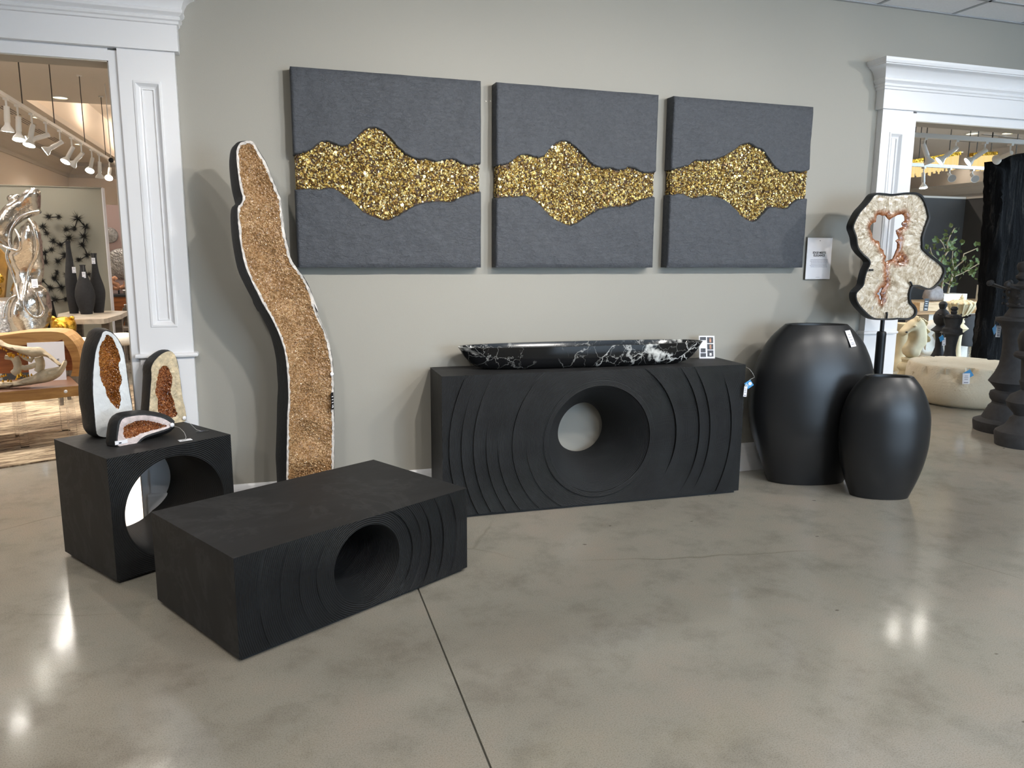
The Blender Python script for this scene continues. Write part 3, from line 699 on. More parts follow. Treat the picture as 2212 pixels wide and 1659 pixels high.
# ---- grooved black block furniture
def grooved(name, label, cat, loc, rz, L, W, Hh, cx, cz, rf, rb, arcs, pitch, collar=None, deep=1.0, seed=0):
    o = thing(name, label, cat, loc, rz)
    base = .018
    N = 168; ths = sorted(set([2*PI*k/N for k in range(N)]+[math.atan2(z-cz, x-cx) % (2*PI) for x in (0, L) for z in (base, Hh)]))
    def rbound(t):
        c, s = math.cos(t), math.sin(t); r = 1e9
        if c > 1e-9: r = min(r, (L-cx)/c)
        if c < -1e-9: r = min(r, -cx/c)
        if s > 1e-9: r = min(r, (Hh-cz)/s)
        if s < -1e-9: r = min(r, (base-cz)/s)
        return r
    n = len(ths); RB = [rbound(t) for t in ths]; rmax = max(RB)
    radii = list(np.arange(rf, rmax, .02))
    for (R, a, t0, t1) in arcs: radii += [R-.012, R-.004, R-.0005, R+.0012, R+.006, R+.014, R+.03]
    radii = sorted(r for r in radii if r >= rf)+[rmax+.01]
    def disp(r, t):
        h = 0
        for (R, a, t0, t1) in arcs:
            d = (t-t0) % (2*PI); w = (t1-t0) % (2*PI)
            if d < w:
                win = min(1, min(d, w-d)/(w*.3)); win = win*win*(3-2*win)
                Rr = R
                if a > 0 and Rr-.05 < r <= Rr: h = max(h, a*win*((r-(Rr-.05))/.05)**1.6)
                if a < 0 and Rr < r <= Rr+.06: h = max(h, -a*win*max(0, 1-(r-Rr)/.06)**1.6)
        return h
    b = MB(); rows = []
    for r in radii:
        rows.append([(cx+min(r, RB[i])*math.cos(ths[i]), -disp(r if r < RB[i] else min(r, RB[i]), ths[i]), cz+min(r, RB[i])*math.sin(ths[i])) for i in range(n)])
    vs = [p for row in rows for p in row]; fs = []; mi = []
    for j in range(len(radii)-1):
        for i in range(n):
            i2 = (i+1) % n
            if radii[j] >= RB[i] and radii[j] >= RB[i2]: continue
            fs.append((j*n+i, j*n+i2, (j+1)*n+i2, (j+1)*n+i)); mi.append(0)
    k0 = len(vs); m = len(radii)-1
    vs += [(cx+RB[i]*math.cos(ths[i]), W, cz+RB[i]*math.sin(ths[i])) for i in range(n)]          # back outline
    for i in range(n): i2 = (i+1) % n; fs.append((m*n+i, m*n+i2, k0+i2, k0+i)); mi.append(1)
    S = 14; k1 = len(vs)                                                                         # funnel through the block
    for j in range(S+1):
        f = j/S; r = rf+(rb-rf)*(f if rb == rf else math.sin(f*PI/2)**.85)
        vs += [(cx+r*math.cos(t), W*f, cz+r*math.sin(t)) for t in ths]
    for j in range(S):
        for i in range(n): i2 = (i+1) % n; fs.append((k1+j*n+i, k1+(j+1)*n+i, k1+(j+1)*n+i2, k1+j*n+i2)); mi.append(2)
    for i in range(n): i2 = (i+1) % n; fs.append((k0+i, k0+i2, k1+S*n+i2, k1+S*n+i)); mi.append(0)
    b.add(vs, fs, mi)
    body = b.build('body', [mat_groove(name+'_grooves', cx, cz, pitch, deep), MAT['blk'], mat_bore(name+'_bore', pitch)], o, smooth=28)
    bm = bmesh.new(); bm.from_mesh(body.data); bmesh.ops.remove_doubles(bm, verts=bm.verts, dist=1e-5); bmesh.ops.recalc_face_normals(bm, faces=bm.faces); bm.to_mesh(body.data); bm.free()
    body.data.set_sharp_from_angle(angle=math.radians(28))
    MB().box(.02, L-.02, .02, W-.02, 0, base).build('plinth', MAT['shell'], o)
    if collar:
        r0, r1, hh = collar; c = MB(); pr = [(r0, .004), (r0, -hh+.004), (r0+.004, -hh), (r1-.004, -hh), (r1, -hh+.004), (r1, .004)]
        vv = []; ff = []; q = 96
        for (r, y) in pr: vv += [(cx+r*math.cos(2*PI*k/q), y, cz+r*math.sin(2*PI*k/q)) for k in range(q)]
        for i in range(len(pr)-1):
            for k in range(q): k2 = (k+1) % q; ff.append((i*q+k, i*q+k2, (i+1)*q+k2, (i+1)*q+k))
        c.add(vv, ff).build('collar_ring', body.data.materials[0], o, smooth=30)
    return o
dg_ = math.radians
console = grooved('console_table', 'long black grooved console table with a funnel-shaped round hole under the panels', 'console table', (.9051, -.3788, 0), -.031, 1.9201, .355, .8322, .953, .415, .322, .163,
    [(.50, -.013, dg_(-38), dg_(66)), (.66, -.012, dg_(-40), dg_(46)), (.735, -.011, dg_(-36), dg_(41)), (.885, -.010, dg_(-40), dg_(30)),
     (.46, .005, dg_(170), dg_(285)), (.545, .006, dg_(118), dg_(255)), (.63, .007, dg_(172), dg_(250)), (.70, .008, dg_(165), dg_(244)), (.775, .009, dg_(140), dg_(238)), (.845, .009, dg_(155), dg_(232)), (.915, .008, dg_(140), dg_(228))], .0062, (.322, .357, .007), .6)
coffee = grooved('coffee_table', 'low black grooved coffee table with a round hole in its long side', 'coffee table', (-.1543, -1.6625, 0), .5079, 1.1613, .7228, .4126, .587, .213, .168, .10,
    [(.235, -.008, dg_(-60), dg_(80)), (.29, -.008, dg_(-70), dg_(50)), (.345, -.008, dg_(-50), dg_(42)), (.42, -.008, dg_(-40), dg_(36)), (.50, -.008, dg_(-30), dg_(30)),
     (.25, .004, dg_(130), dg_(240)), (.33, .005, dg_(140), dg_(236)), (.41, .005, dg_(148), dg_(225)), (.50, .005, dg_(150), dg_(215))], .0085)
cube = grooved('cube_side_table', 'black grooved cube side table with a large round tunnel, carrying the geodes', 'side table', (-.7037, -.7874, 0), .5836, .603, .568, .5965, .302, .302, .244, .240, [], .0088)

# ---- marble bowl on the console
def boat_bowl():
    cxy = ony(1256, 790, -.56); lo = thing('marble_bowl', 'long boat-shaped black marble bowl with white veins on the console', 'bowl', (1.835, -.205, .8322), -.055)
    sec = [(0, 1.0), (.05, .995), (.3, .97), (.6, .93), (1.0, .88)]
    b = MB(); n = 72; hz = .135
    def ring(fx, fy, z, sup=3.4): return [(.785*fx*math.copysign(abs(math.cos(t))**(2/2.6), math.cos(t)), .135*fy*math.copysign(abs(math.sin(t))**(2/2.6), math.sin(t)), z) for t in [2*PI*k/n for k in range(n)]]
    prof = [(.76, .5, 0), (.81, .62, .003), (.865, .78, .018), (.91, .88, .042), (.955, .95, .08), (.982, .985, .115), (1.0, 1.0, hz), (.993, .975, hz+.002), (.978, .90, hz), (.94, .82, .085), (.88, .68, .045), (.80, .5, .022), (.5, .2, .018)]
    vs = [p for fx, fy, z in prof for p in ring(fx, fy, z)]; m = len(prof); fs = []
    for i in range(m-1):
        for k in range(n): k2 = (k+1) % n; fs.append((i*n+k, i*n+k2, (i+1)*n+k2, (i+1)*n+k))
    fs.append(tuple(range(n-1, -1, -1))); fs.append(tuple((m-1)*n+k for k in range(n)))
    # rim rises slightly towards the pointed right end
    b.add(vs, fs); o = b.build('bowl_body', MAT['marble'], lo, smooth=50)
    return lo
bowl = boat_bowl()

# ---- brochure leaning behind the bowl
bp = onz(1527, 774, .8322)
br = thing('brochure_card', 'white photo brochure card standing at the end of the marble bowl', 'brochure', (float(bp[0]), float(bp[1]), .8322), -.25)
b = MB(); b.obox((0, .012, .073), (.052, 0, 0), (0, .002, .0005), (0, .016, .0725)); b.build('card', MAT['paper'], br)
b = MB(); b.obox((0, .045, .04), (.035, 0, 0), (0, .001, .0008), (0, -.018, .0395)); b.build('easel_foot', MAT['paper'], br)
pics = [(.022, .118, .02, .019, 'photo1'), (.022, .075, .02, .018, 'photo1'), (.022, .032, .02, .02, 'photo1'), (-.026, .022, .018, .012, 'photo1'), (-.026, .052, .016, .013, 'photo1'), (-.026, .128, .02, .010, 'photo1')]
for k, (x, z, hw, hh, mt) in enumerate(pics):
    f = (z-.073)/.0725; yy = .012+.016*f-.0028
    b = MB(); b.obox((x, yy, z), (hw, 0, 0), (0, .0004, 0), (0, .22*hh, hh)); po = b.build('printed_photo', MAT[mt], br)
    if k < 2: b = MB(); b.obox((x+.001, yy-.0007, z), (hw*.3, 0, 0), (0, .0003, 0), (0, .2*hh, hh*.75)); b.build('printed_figure', MAT['photo2'], po)
    if k == 2: b = MB(); b.obox((x+.001, yy-.0007, z-.002), (hw*.35, 0, 0), (0, .0003, 0), (0, .15*hh, hh*.6)); b.build('printed_figure', MAT['paper'], po)

# ---- price tag on a string, console right end
def hang_tag(name, label, P, w, h, mat, rz=0.0, roll=0.0, lines=3, group=None, strlen=.0, dot=False, price=True, tilt=.0):
    """small card hanging (or lying against) at P = its centre"""
    o = thing(name, label, 'price tag', tuple(map(float, P)), rz, group)
    c, s = math.cos(roll), math.sin(roll)
    b = MB(); b.obox((0, 0, 0), (c*w/2, 0, s*w/2), (0, .0012, 0), (-s*h/2, tilt*h/2, c*h/2)); b.build('card', MAT[mat], o)
    if lines:
        rn = random.Random(int(w*1e5+h*1e4)); pm = MAT['greyink'] if mat != 'blackcard' else MAT['paper']
        for k in range(lines):
            v = .25-.17*k; xw = rn.uniform(.22, .36)
            MB().obox((-s*v*h, -.0015+tilt*v*h, c*v*h), (c*xw*w, 0, s*xw*w), (0, .0003, 0), (-s*h*.02, 0, c*h*.02)).build('print_line', pm, o)
        if price: MB().obox((s*.36*h, -.0015-tilt*.36*h, -c*.36*h), (c*.3*w, 0, s*.3*w), (0, .0003, 0), (-s*h*.035, 0, c*h*.035)).build('print_line', pm, o)
    if strlen:
        b = MB(); b.tube([(-s*h*.42, -.002, c*h*.42), (-s*h*.42+.002, 0, c*h*.42+strlen*.5), (0, .004, c*h*.42+strlen)], .0009, 5); b.build('string', MAT['string'], o)
    return o
P = ony(1618, 830, -.47); dt = depth(P)
o = hang_tag('blue_tag', 'square blue paper tag hanging on a string beside the console corner', P, 15/CF*dt, 15/CF*dt, 'blue', -.25, PI/4-.15, 0)
b = MB().lathe([(0, 0), (.011, 0), (.011, .0006), (0, .0006)], 14); b.v = [(x+.006, -z-.0013, y+.004) for x, y, z in b.v]; b.build('printed_globe', MAT['paper'], o)
b = MB()
for k in range(3): b.obox((-.012-.004*k, -.0015, .0-.007*k-.004), (.008, 0, -.008), (0, .0003, 0), (.0012, 0, .0012))
b.build('print', MAT['paper'], o)
P2 = ony(1610, 846, -.465); o2 = hang_tag('price_tag', 'narrow white price tag hanging below the blue tag at console corner', P2, 7/CF*dt, 22/CF*dt, 'paper', -.25, -.05, 3)
sp = [ony(1611.5, 793, -.445), ony(1619, 797, -.47), ony(1626, 806, -.475), ony(1630, 815, -.475), ony(1622, 819, -.475), ony(1617, 823, -.472)]
s_o = tag(MB().tube(sp, .0012, 5).build('tag_string', MAT['string'], origin=tuple(sp[0])), 'thin clear string looping from the console corner to its tags', 'string')
# ------------------------------------------------------------------ geodes
def plane_frame(P, phi, tilt=0.0):
    """face plane through P, turned by phi (positive = faces right of the camera axis side), tilted back by tilt"""
    N = np.array([math.sin(phi)*math.cos(tilt), -math.cos(phi)*math.cos(tilt), math.sin(tilt)])
    U = np.array([math.cos(phi), math.sin(phi), 0.0]); V = np.cross(U, N)*-1
    V = np.cross(N, U); V = V if V[2] > 0 else -V
    return np.array(P, float), N, U, V
def to_plane(px, fr):
    P, N, U, V = fr; out = []
    for a, b in px:
        q = onp(a, b, P, N)-P; out.append((float(q@U), float(q@V)))
    return out
def geode(name, label, fr, outline, cavity, depth_, rind, druse, crystals, zfloor, ncry, csize, cav_depth, seed, step=.012, dark=None, shell_grow=.012, back=None, lumps=0.0):
    P, N, U, V = fr; O = np.array([P[0], P[1], zfloor]); o = thing(name, label, 'geode', tuple(O))
    def W3(a, b, h=0.0):
        w = P+U*a+V*b+N*h; w[2] = max(w[2], zfloor+.0008); return w
    out = resample(smooth_poly(outline, 1), step); cav = resample(smooth_poly(cavity, 1), step*.9); cav = jag(cav, step*.22, seed)
    out = jag(out, step*.06, seed+1)
    V2, F, loops = fill(out, [cav], step, seed)
    # rind: ring between outline and cavity
    b = MB(); dO = dist_poly(V2, out)[0]; dC = dist_poly(V2, cav)[0]
    vs = [W3(a, c, .003*nz(a, c, seed, 40)*min(1, do/.01)-.004*max(0, 1-dc/.012)) for (a, c), do, dc in zip(V2, dO, dC)]
    b.add([v-O for v in vs], F); b.build('quartz_rind', rind, o, smooth=60)
    # cavity: dished druse
    C2, CF_, cl = fill(cav, [], step*.8, seed+3); dC = dist_poly(C2, cav)[0]; mx = dC.max()
    def cd(a, c, d):
        s = min(1, d/mx*1.35); return -.006-cav_depth*(s**.7)*(.7+.7*nz(a, c, seed, 9))+lumps*nz(a, c, seed+5, 30)
    ch = [cd(a, c, d) for (a, c), d in zip(C2, dC)]
    b = MB(); b.add([W3(a, c, h)-O for (a, c), h in zip(C2, ch)], CF_); b.build('crystal_cavity', druse, o, smooth=60)
    # crystal points on the cavity wall
    rnd = random.Random(seed); cm = MB(); T = np.array([C2[list(f)] for f in CF_]); H3 = np.array([[ch[i] for i in f] for f in CF_])
    ar = np.abs((T[:, 1, 0]-T[:, 0, 0])*(T[:, 2, 1]-T[:, 0, 1])-(T[:, 2, 0]-T[:, 0, 0])*(T[:, 1, 1]-T[:, 0, 1])); cum = np.cumsum(ar)/ar.sum()
    for k in range(ncry):
        i = int(np.searchsorted(cum, rnd.random())); i = min(i, len(T)-1); u, v = rnd.random(), rnd.random()
        if u+v > 1: u, v = 1-u, 1-v
        w = (1-u-v, u, v); q = sum(w[j]*T[i][j] for j in range(3)); h = sum(w[j]*H3[i][j] for j in range(3))
        p3 = [W3(*T[i][j], H3[i][j]) for j in range(3)]; nn = np.cross(p3[1]-p3[0], p3[2]-p3[0]); nn = nn/(np.linalg.norm(nn)+1e-12)
        if nn@N < 0: nn = -nn
        dd = nn+np.array([rnd.gauss(0, .45) for _ in range(3)]); dd /= np.linalg.norm(dd); s = csize*rnd.uniform(.5, 1.3)
        e1 = np.cross(dd, [.3, .5, .8]); e1 /= np.linalg.norm(e1); e2 = np.cross(dd, e1); c0 = W3(q[0], q[1], h)-dd*s*.4-O
        kk = 5; ring = [c0+dd*s*.7+(e1*math.cos(2*PI*t/kk)+e2*math.sin(2*PI*t/kk))*s*.5 for t in range(kk)]; bot = [c0+(e1*math.cos(2*PI*t/kk)+e2*math.sin(2*PI*t/kk))*s*.55 for t in range(kk)]
        cm.add(ring+bot+[c0+dd*s*1.25], [(t, (t+1) % kk, 10) for t in range(kk)]+[(5+t, 5+(t+1) % kk, (t+1) % kk, t) for t in range(kk)])
    co = cm.build('crystal_points', crystals, o); co['kind'] = 'stuff'
    # painted shell behind the face
    sh = MB(); ol = np.array(smooth_poly(outline, 1)); ol = np.array(resample([tuple(q) for q in ol], step*1.6)); cen = ol.mean(0); n = len(ol); rows = []
    def floor_clip(w): w = np.array(w); w[2] = max(w[2], zfloor+.0006); return w
    d_, nr = dist_poly(ol, [tuple(q) for q in ol]); 
    tang = np.roll(ol, -1, 0)-np.roll(ol, 1, 0); nor = np.c_[tang[:, 1], -tang[:, 0]]; nor /= np.linalg.norm(nor, axis=1)[:, None]+1e-9
    ar_ = .5*np.sum(ol[:, 0]*np.roll(ol[:, 1], -1)-np.roll(ol[:, 0], -1)*ol[:, 1]); nor = nor if ar_ > 0 else -nor
    for f, g, sc in ((0, .0, 1.0), (.0, .3, 1.0), (.25, .9, 1.0), (.55, 1.0, .99), (.8, .6, .96), (1.0, -.2, .88)):
        row = []
        for q, m_ in zip(ol, nor):
            p2 = cen+(q-cen)*sc+m_*shell_grow*g; w_ = W3(p2[0], p2[1], -.0015-depth_*f); w_ = w_+np.array([1, 1, 1])*.004*nz(*(w_*9))
            row.append(floor_clip(w_)-O)
        rows.append(row)
    vs = [p for r in rows for p in r]; fs = []
    for i in range(len(rows)-1):
        for k in range(n): k2 = (k+1) % n; fs.append((i*n+k, i*n+k2, (i+1)*n+k2, (i+1)*n+k))
    fs.append(tuple((len(rows)-1)*n+k for k in range(n)))
    sh.add(vs, fs); sh.build('painted_shell', MAT['shell'], o, smooth=45)
    return o
# tall wave-shaped geode leaning in front of the wall
S5 = (.2471, 480, 290); S6 = (.2532, 540, 640)
R = crop([(265,55),(300,110),(345,190),(385,250),(420,340),(460,440),(490,510),(515,570),(525,660),(535,760),(550,880),(580,1000),(600,1090),(650,1170),(700,1230),(750,1320),(800,1430),(850,1580)], *S5)+crop([(540,50),(560,110),(605,215),(655,320),(685,440),(705,560),(712,660),(716,800),(712,950),(720,1100),(718,1250),(716,1400),(714,1560),(706,1760)], *S6)
L = crop([(190,60),(150,80),(125,130),(125,200),(130,270),(145,400),(160,480),(185,560),(165,610),(135,630),(135,700),(140,800),(155,920),(175,1050),(205,1170),(250,1270),(300,1370),(350,1470),(400,1560)], *S5)+crop([(75,0),(130,90),(180,180),(230,280),(270,380),(300,480),(315,600),(325,740),(330,860),(320,1000),(318,1150),(315,1300),(312,1450),(310,1570),(312,1760)], *S6)
frT = plane_frame((.12, -.30, 1.0), .42)
outl = to_plane(R+L[::-1], frT)
lowest = min(q[1] for q in outl)
outl = [(a, b if b > lowest+.05 else -.985) for a, b in outl]
def inset_band(outline, d):
    pts = resample(smooth_poly(outline, 1), .03); P_ = np.array(pts); tg = np.roll(P_, -1, 0)-np.roll(P_, 1, 0); nr = np.c_[tg[:, 1], -tg[:, 0]]; nr /= np.linalg.norm(nr, axis=1)[:, None]+1e-9
    A = .5*np.sum(P_[:, 0]*np.roll(P_[:, 1], -1)-np.roll(P_[:, 0], -1)*P_[:, 1]); nr = nr if A > 0 else -nr
    Q = P_-nr*d; k = (dist_poly(Q, pts)[0] > d*.8) & in_poly(Q, pts); return [tuple(q) for q in Q[k]]
geode('tall_geode', 'tall wavy geode lined with tan crystals, black shell, standing by the wall', frT, outl, inset_band(outl, .012), .135, MAT['rind'], MAT['tan'], MAT['tanc'], 0.0, 9500, .0068, .05, 11, step=.016, lumps=.008, shell_grow=.006)

# three geodes on the cube side table
S3 = (.2049, 0, 680); ZT = .5965
cA = crop([(1090,175),(1130,170),(1180,190),(1230,240),(1265,300),(1300,380),(1320,480),(1335,600),(1350,720),(1370,850),(1395,990),(1400,1100),(1370,1200),(1290,1265),(1230,1285),(1150,1290),(1080,1288),(1025,1270),(1010,1200),(1000,1050),(985,900),(980,750),(985,600),(1000,450),(1020,350),(1050,270),(1075,210)], *S3)
vA = crop([(1125,200),(1110,260),(1060,310),(1045,400),(1050,550),(1065,690),(1110,760),(1130,850),(1180,930),(1230,995),(1252,1000),(1275,930),(1280,850),(1255,800),(1290,700),(1280,640),(1260,590),(1255,520),(1280,460),(1250,380),(1225,310),(1190,240)], *S3)
pA = onz(235, 945, ZT); frA = plane_frame((pA[0], pA[1], ZT), .62)
geode('tall_white_geode', 'tallest geode on the cube table, white quartz face around an amber hollow', frA, to_plane(cA, frA), to_plane(vA, frA), .17, MAT['rindw'], MAT['amb'], MAT['ambc'], ZT, 1500, .006, .05, 21, step=.010, shell_grow=.012)
cB = crop([(1760,385),(1810,385),(1850,430),(1875,520),(1895,640),(1910,780),(1930,900),(1955,1000),(1965,1090),(1945,1140),(1850,1165),(1740,1190),(1640,1200),(1580,1160),(1570,1050),(1578,920),(1590,780),(1600,650),(1592,560),(1620,500),(1660,450),(1710,410)], *S3)
vB = crop([(1740,520),(1690,570),(1670,640),(1650,740),(1640,830),(1675,900),(1660,1000),(1700,1060),(1800,1090),(1880,1070),(1855,990),(1830,880),(1795,800),(1830,690),(1800,590)], *S3)
pB = onz(375, 915, ZT); frB = plane_frame((pB[0], pB[1], ZT), .60)
geode('arched_tan_geode', 'arched geode on the cube table with tan quartz rim and rust-brown hollow', frB, to_plane(cB, frB), to_plane(vB, frB), .11, MAT['rindt'], MAT['rust'], MAT['rustc'], ZT, 1300, .007, .045, 31, step=.010, shell_grow=.008)
cC = crop([(1245,1395),(1237,1330),(1250,1230),(1265,1140),(1300,1090),(1370,1072),(1500,1056),(1620,1068),(1720,1090),(1790,1130),(1825,1160),(1790,1190),(1700,1220),(1600,1250),(1520,1280),(1480,1310),(1430,1370),(1350,1388)], *S3)
vC = crop([(1300,1220),(1330,1165),(1450,1110),(1600,1120),(1740,1160),(1780,1172),(1650,1210),(1500,1245),(1420,1290),(1310,1310)], *S3)
pC = onz(255, 965, ZT); frC = plane_frame((pC[0], pC[1], ZT), .58, .18)
geode('low_wedge_geode', 'low wedge-shaped geode at the front of the cube table, rusty crystal hollow', frC, to_plane(cC, frC), to_plane(vC, frC), .11, MAT['rindp'], MAT['rust'], MAT['rustc'], ZT, 1100, .006, .03, 41, step=.008, shell_grow=.03)
# tags of the geodes lying on the cube
def flat_tag(px, label, w, h, mat, rz, lines=2):
    P = onz(px[0], px[1], ZT); o = thing('price_tag', label, 'price tag', (float(P[0]), float(P[1]), ZT+.0005), rz)
    MB().box(-w/2, w/2, -h/2, h/2, 0, .0015).build('card', MAT[mat], o)
    for k in range(lines): MB().box(-w*.25, w*.2-k*.01, h*.15-k*h*.3, h*.15-k*h*.3+.003, .0015, .0019).build('print_line', MAT['ink' if mat == 'paper' else 'greyink'], o)
    return o
flat_tag((400, 951), 'white price tag lying near the cube table front edge', .06, .035, 'paper', .35)
flat_tag((437, 932), 'black price tag lying near the cube table back corner', .06, .035, 'blackcard', .2)
for (px, py, lab) in ((372, 918, 'white round pin button on the low wedge geode tip'), (398, 903, 'white round pin button at the arched tan geode foot')):
    fr_ = frC if px < 380 else frB
    P = onp(px, py, fr_[0]+fr_[1]*.006, fr_[1]); b = MB(); b.ball((0, 0, 0), .011, 14, 8, sc=(1, .45, 1)); b.ball((0, -.004, 0), .004, 8, 6)
    tag(b.build('pin_button', MAT['paper'], loc=tuple(map(float, P)), rz=fr_ is frC and .58 or .6, smooth=60), lab, 'pin')
for pts, lab in ((((372, 919), (388, 924), (398, 934), (402, 944), (400, 950)), 'thin clear string from the low wedge geode to its tag'), (((398, 904), (412, 916), (424, 928), (434, 931)), 'thin clear string from the arched geode to its tag')):
    q = [onz(a, b_, ZT+h) for (a, b_), h in zip(pts, (.055, .05, .03, .012, .002) if len(pts) == 5 else (.075, .045, .012, .002))]
    tag(MB().tube(q, .0009, 5).build('tag_string', MAT['string'], origin=tuple(q[0])), lab, 'string')
P = onp(262, 955, frC[0]+frC[1]*.004, frC[1]); b = MB().box(-.029, .029, -.001, .001, -.009, .009); st_ = thing('barcode_sticker', 'small white sticker on the low wedge geode face', 'sticker', tuple(map(float, P)), .58); b.build('label', MAT['paper'], st_)
MB().box(-.012, 0, -.0016, -.001, -.006, .0).build('print', MAT['ink'], st_)
# tag on tall geode
P = onp(718, 866, frT[0]+frT[1]*.012, frT[1]); hang_tag('price_tag', 'narrow black price tag hanging on the tall wavy geode', P, .022, .095, 'blackcard', .9, 0, 4)
P = onp(717, 808, frT[0]+frT[1]*.006, frT[1]); b = MB(); b.ball((0, 0, 0), .011, 14, 8, sc=(1, .45, 1)); tag(b.build('pin_button', MAT['paper'], loc=tuple(map(float, P)), rz=.42, smooth=60), 'white round pin button on the tall geode edge', 'pin')

# ------------------------------------------------------------------ oval floor vases
def vase(label, base, rz, half, ys, pxm, ybase, thick, rimw):
    o = thing('oval_floor_vase', label, 'vase', (float(base[0]), float(base[1]), 0), rz, 'black oval vases')
    prof = [(hw/pxm, max(0, (ybase-y)/pxm)) for hw, y in zip(half, ys)]
    prof = sorted(prof, key=lambda q: q[1]); zs = np.array([q[1] for q in prof]); rs = np.array([q[0] for q in prof]); z = np.linspace(0, zs[-1], 40)
    # smooth interpolation
    r = np.interp(z, zs, rs); r = np.convolve(np.pad(r, 2, mode='reflect', reflect_type='odd'), np.ones(5)/5, 'valid')
    rm = r.max(); n = 72; b = MB(); vs = []; fs = []
    def ring(rr, zz, t): 
        ty = thick*(.08+.92*(max(rr, .01)/rm)**1.25); return [(rr*math.copysign(abs(math.cos(a))**.92, math.cos(a)), ty*math.copysign(abs(math.sin(a))**.92, math.sin(a)), zz) for a in [2*PI*k/n for k in range(n)]]
    rows = [ring(r[0]-.012, 0, 0)]+[ring(rr, zz+.003, 0) for rr, zz in zip(r, z)]
    top = z[-1]; rows += [ring(r[-1]-.006, top+.008, 0), ring(r[-1]-.022, top+.004, 0), ring(r[-1]-.03, top-.03, 0), ring(r[-1]+.0, top-.16, 0), ring(r[-1]-.02, top-.3, 0)]
    vs = [p for q in rows for p in q]
    for i in range(len(rows)-1):
        for k in range(n): k2 = (k+1) % n; fs.append((i*n+k, i*n+k2, (i+1)*n+k2, (i+1)*n+k))
    fs.append(tuple(range(n-1, -1, -1))); fs.append(tuple((len(rows)-1)*n+k for k in range(n)))
    b.add(vs, fs); b.build('vase_body', MAT['vase'], o, smooth=50); return o
kx = .2532
bL = onz(1655, 1041); bR = onz(1825, 1040); bc = (bL+bR)/2+np.array([.02, .03, 0]); s_ = CF/depth((bc[0], bc[1], .5))
v1 = vase('larger black oval floor vase, behind the smaller vase and beside the console', bc, -.27, [267*kx, 330*kx, 384*kx, 447*kx, 493*kx, 522*kx, 531*kx, 527*kx, 511*kx, 470*kx, 419*kx, 369*kx, 330*kx], [680+kx*y for y in (95, 145, 200, 320, 430, 560, 700, 850, 950, 1080, 1220, 1340, 1440)], s_, 680+kx*1440, .21, 0)
bL = onz(1838, 1070); bR = onz(1962, 1074); bc2 = (bL+bR)/2+np.array([.01, .02, 0]); s2 = CF/depth((bc2[0], bc2[1], .4))
v2 = vase('smaller black oval floor vase, standing in front of the larger vase', bc2, -.40, [198*kx, 245*kx, 293*kx, 335*kx, 357*kx, 364*kx, 363*kx, 340*kx, 298*kx, 262*kx, 240*kx], [680+kx*y for y in (512, 560, 640, 740, 830, 960, 1100, 1250, 1400, 1490, 1548)], s2, 680+kx*1548, .16, 0)
bpy.context.view_layer.update()
def surf(px, py):
    d_ = Vector(ray(px, py)).normalized(); ok, loc, nrm, _i, _o, _m = scene.ray_cast(bpy.context.evaluated_depsgraph_get(), Vector(CC), d_)
    return loc, nrm
loc_, nrm_ = surf(1836, 732)
nh = Vector((nrm_.x, nrm_.y, 0)).normalized(); tl_ = min(1.0, nrm_.z/max(.2, math.hypot(nrm_.x, nrm_.y)))
hang_tag('price_tag', 'white price tag stuck on the shoulder of the larger oval vase', np.array(loc_)+np.array(nrm_)*.006, .04, .10, 'paper', math.atan2(nh.x, -nh.y), .12, 4, tilt=tl_)

# ------------------------------------------------------------------ quartz slice on a black stand
SS = (.17485, 1830, 410); YS = -.34
souter = crop([(330,55),(420,62),(500,72),(560,72),(640,60),(740,50),(830,55),(885,90),(920,150),(950,230),(968,310),(972,350),(955,400),(925,470),(900,550),(888,610),(895,670),(890,720),(930,770),(1000,830),(1070,880),(1120,920),(1155,960),(1165,1010),(1150,1060),(1110,1130),(1060,1180),(1010,1215),(960,1220),(905,1200),(860,1180),(810,1175),(770,1180),(750,1210),(735,1270),(730,1330),(740,1400),(790,1440),(815,1490),(805,1540),(760,1580),(690,1590),(600,1580),(520,1590),(450,1590),(380,1590),(300,1585),(240,1550),(190,1500),(130,1440),(85,1370),(75,1310),(80,1270),(120,1230),(170,1180),(180,1100),(205,1010),(230,960),(250,920),(250,880),(220,840),(160,790),(105,720),(90,660),(85,590),(60,520),(40,470),(55,410),(90,340),(130,270),(190,210),(250,140),(290,80)], *SS)
h1 = crop([(360,320),(400,308),(440,320),(475,318),(500,355),(520,370),(560,345),(600,320),(640,308),(680,300),(705,330),(715,380),(680,405),(675,430),(690,455),(640,480),(605,500),(610,540),(640,600),(600,630),(620,660),(618,720),(590,790),(565,850),(530,865),(490,880),(470,905),(455,880),(475,830),(450,790),(440,745),(405,720),(400,680),(390,635),(340,625),(315,595),(300,550),(285,490),(280,440),(310,410),(345,400),(355,360)], *SS)
h2 = crop([(425,1205),(440,1215),(425,1250),(410,1280),(415,1310),(428,1350),(410,1375),(395,1345),(390,1310),(362,1290),(370,1270),(388,1262),(395,1230)], *SS)
h3 = crop([(605,880),(628,885),(610,912)], *SS)
def pl(pts): return [(float(ony(a, b, YS)[0]), float(ony(a, b, YS)[2])) for a, b in pts]
so, sh1, sh2, sh3 = pl(souter), pl(h1), pl(h2), pl(h3)
cenx = float(ony(1900, 690, YS)[0])
slc = thing('quartz_slice_sculpture', 'pale quartz slice with rust-edged openings on a black pole stand', 'sculpture', (cenx, YS, 0))
so_r = resample(smooth_poly(so, 1), .012); holes = [jag(resample(h, .008), .0015, 5+i) for i, h in enumerate((sh1, sh2))]+[sh3]
V2, F, loops = fill(so_r, holes, .010, 3)
allh = [dist_poly(V2, h)[0] for h in holes[:2]]; dh = np.minimum(*allh)
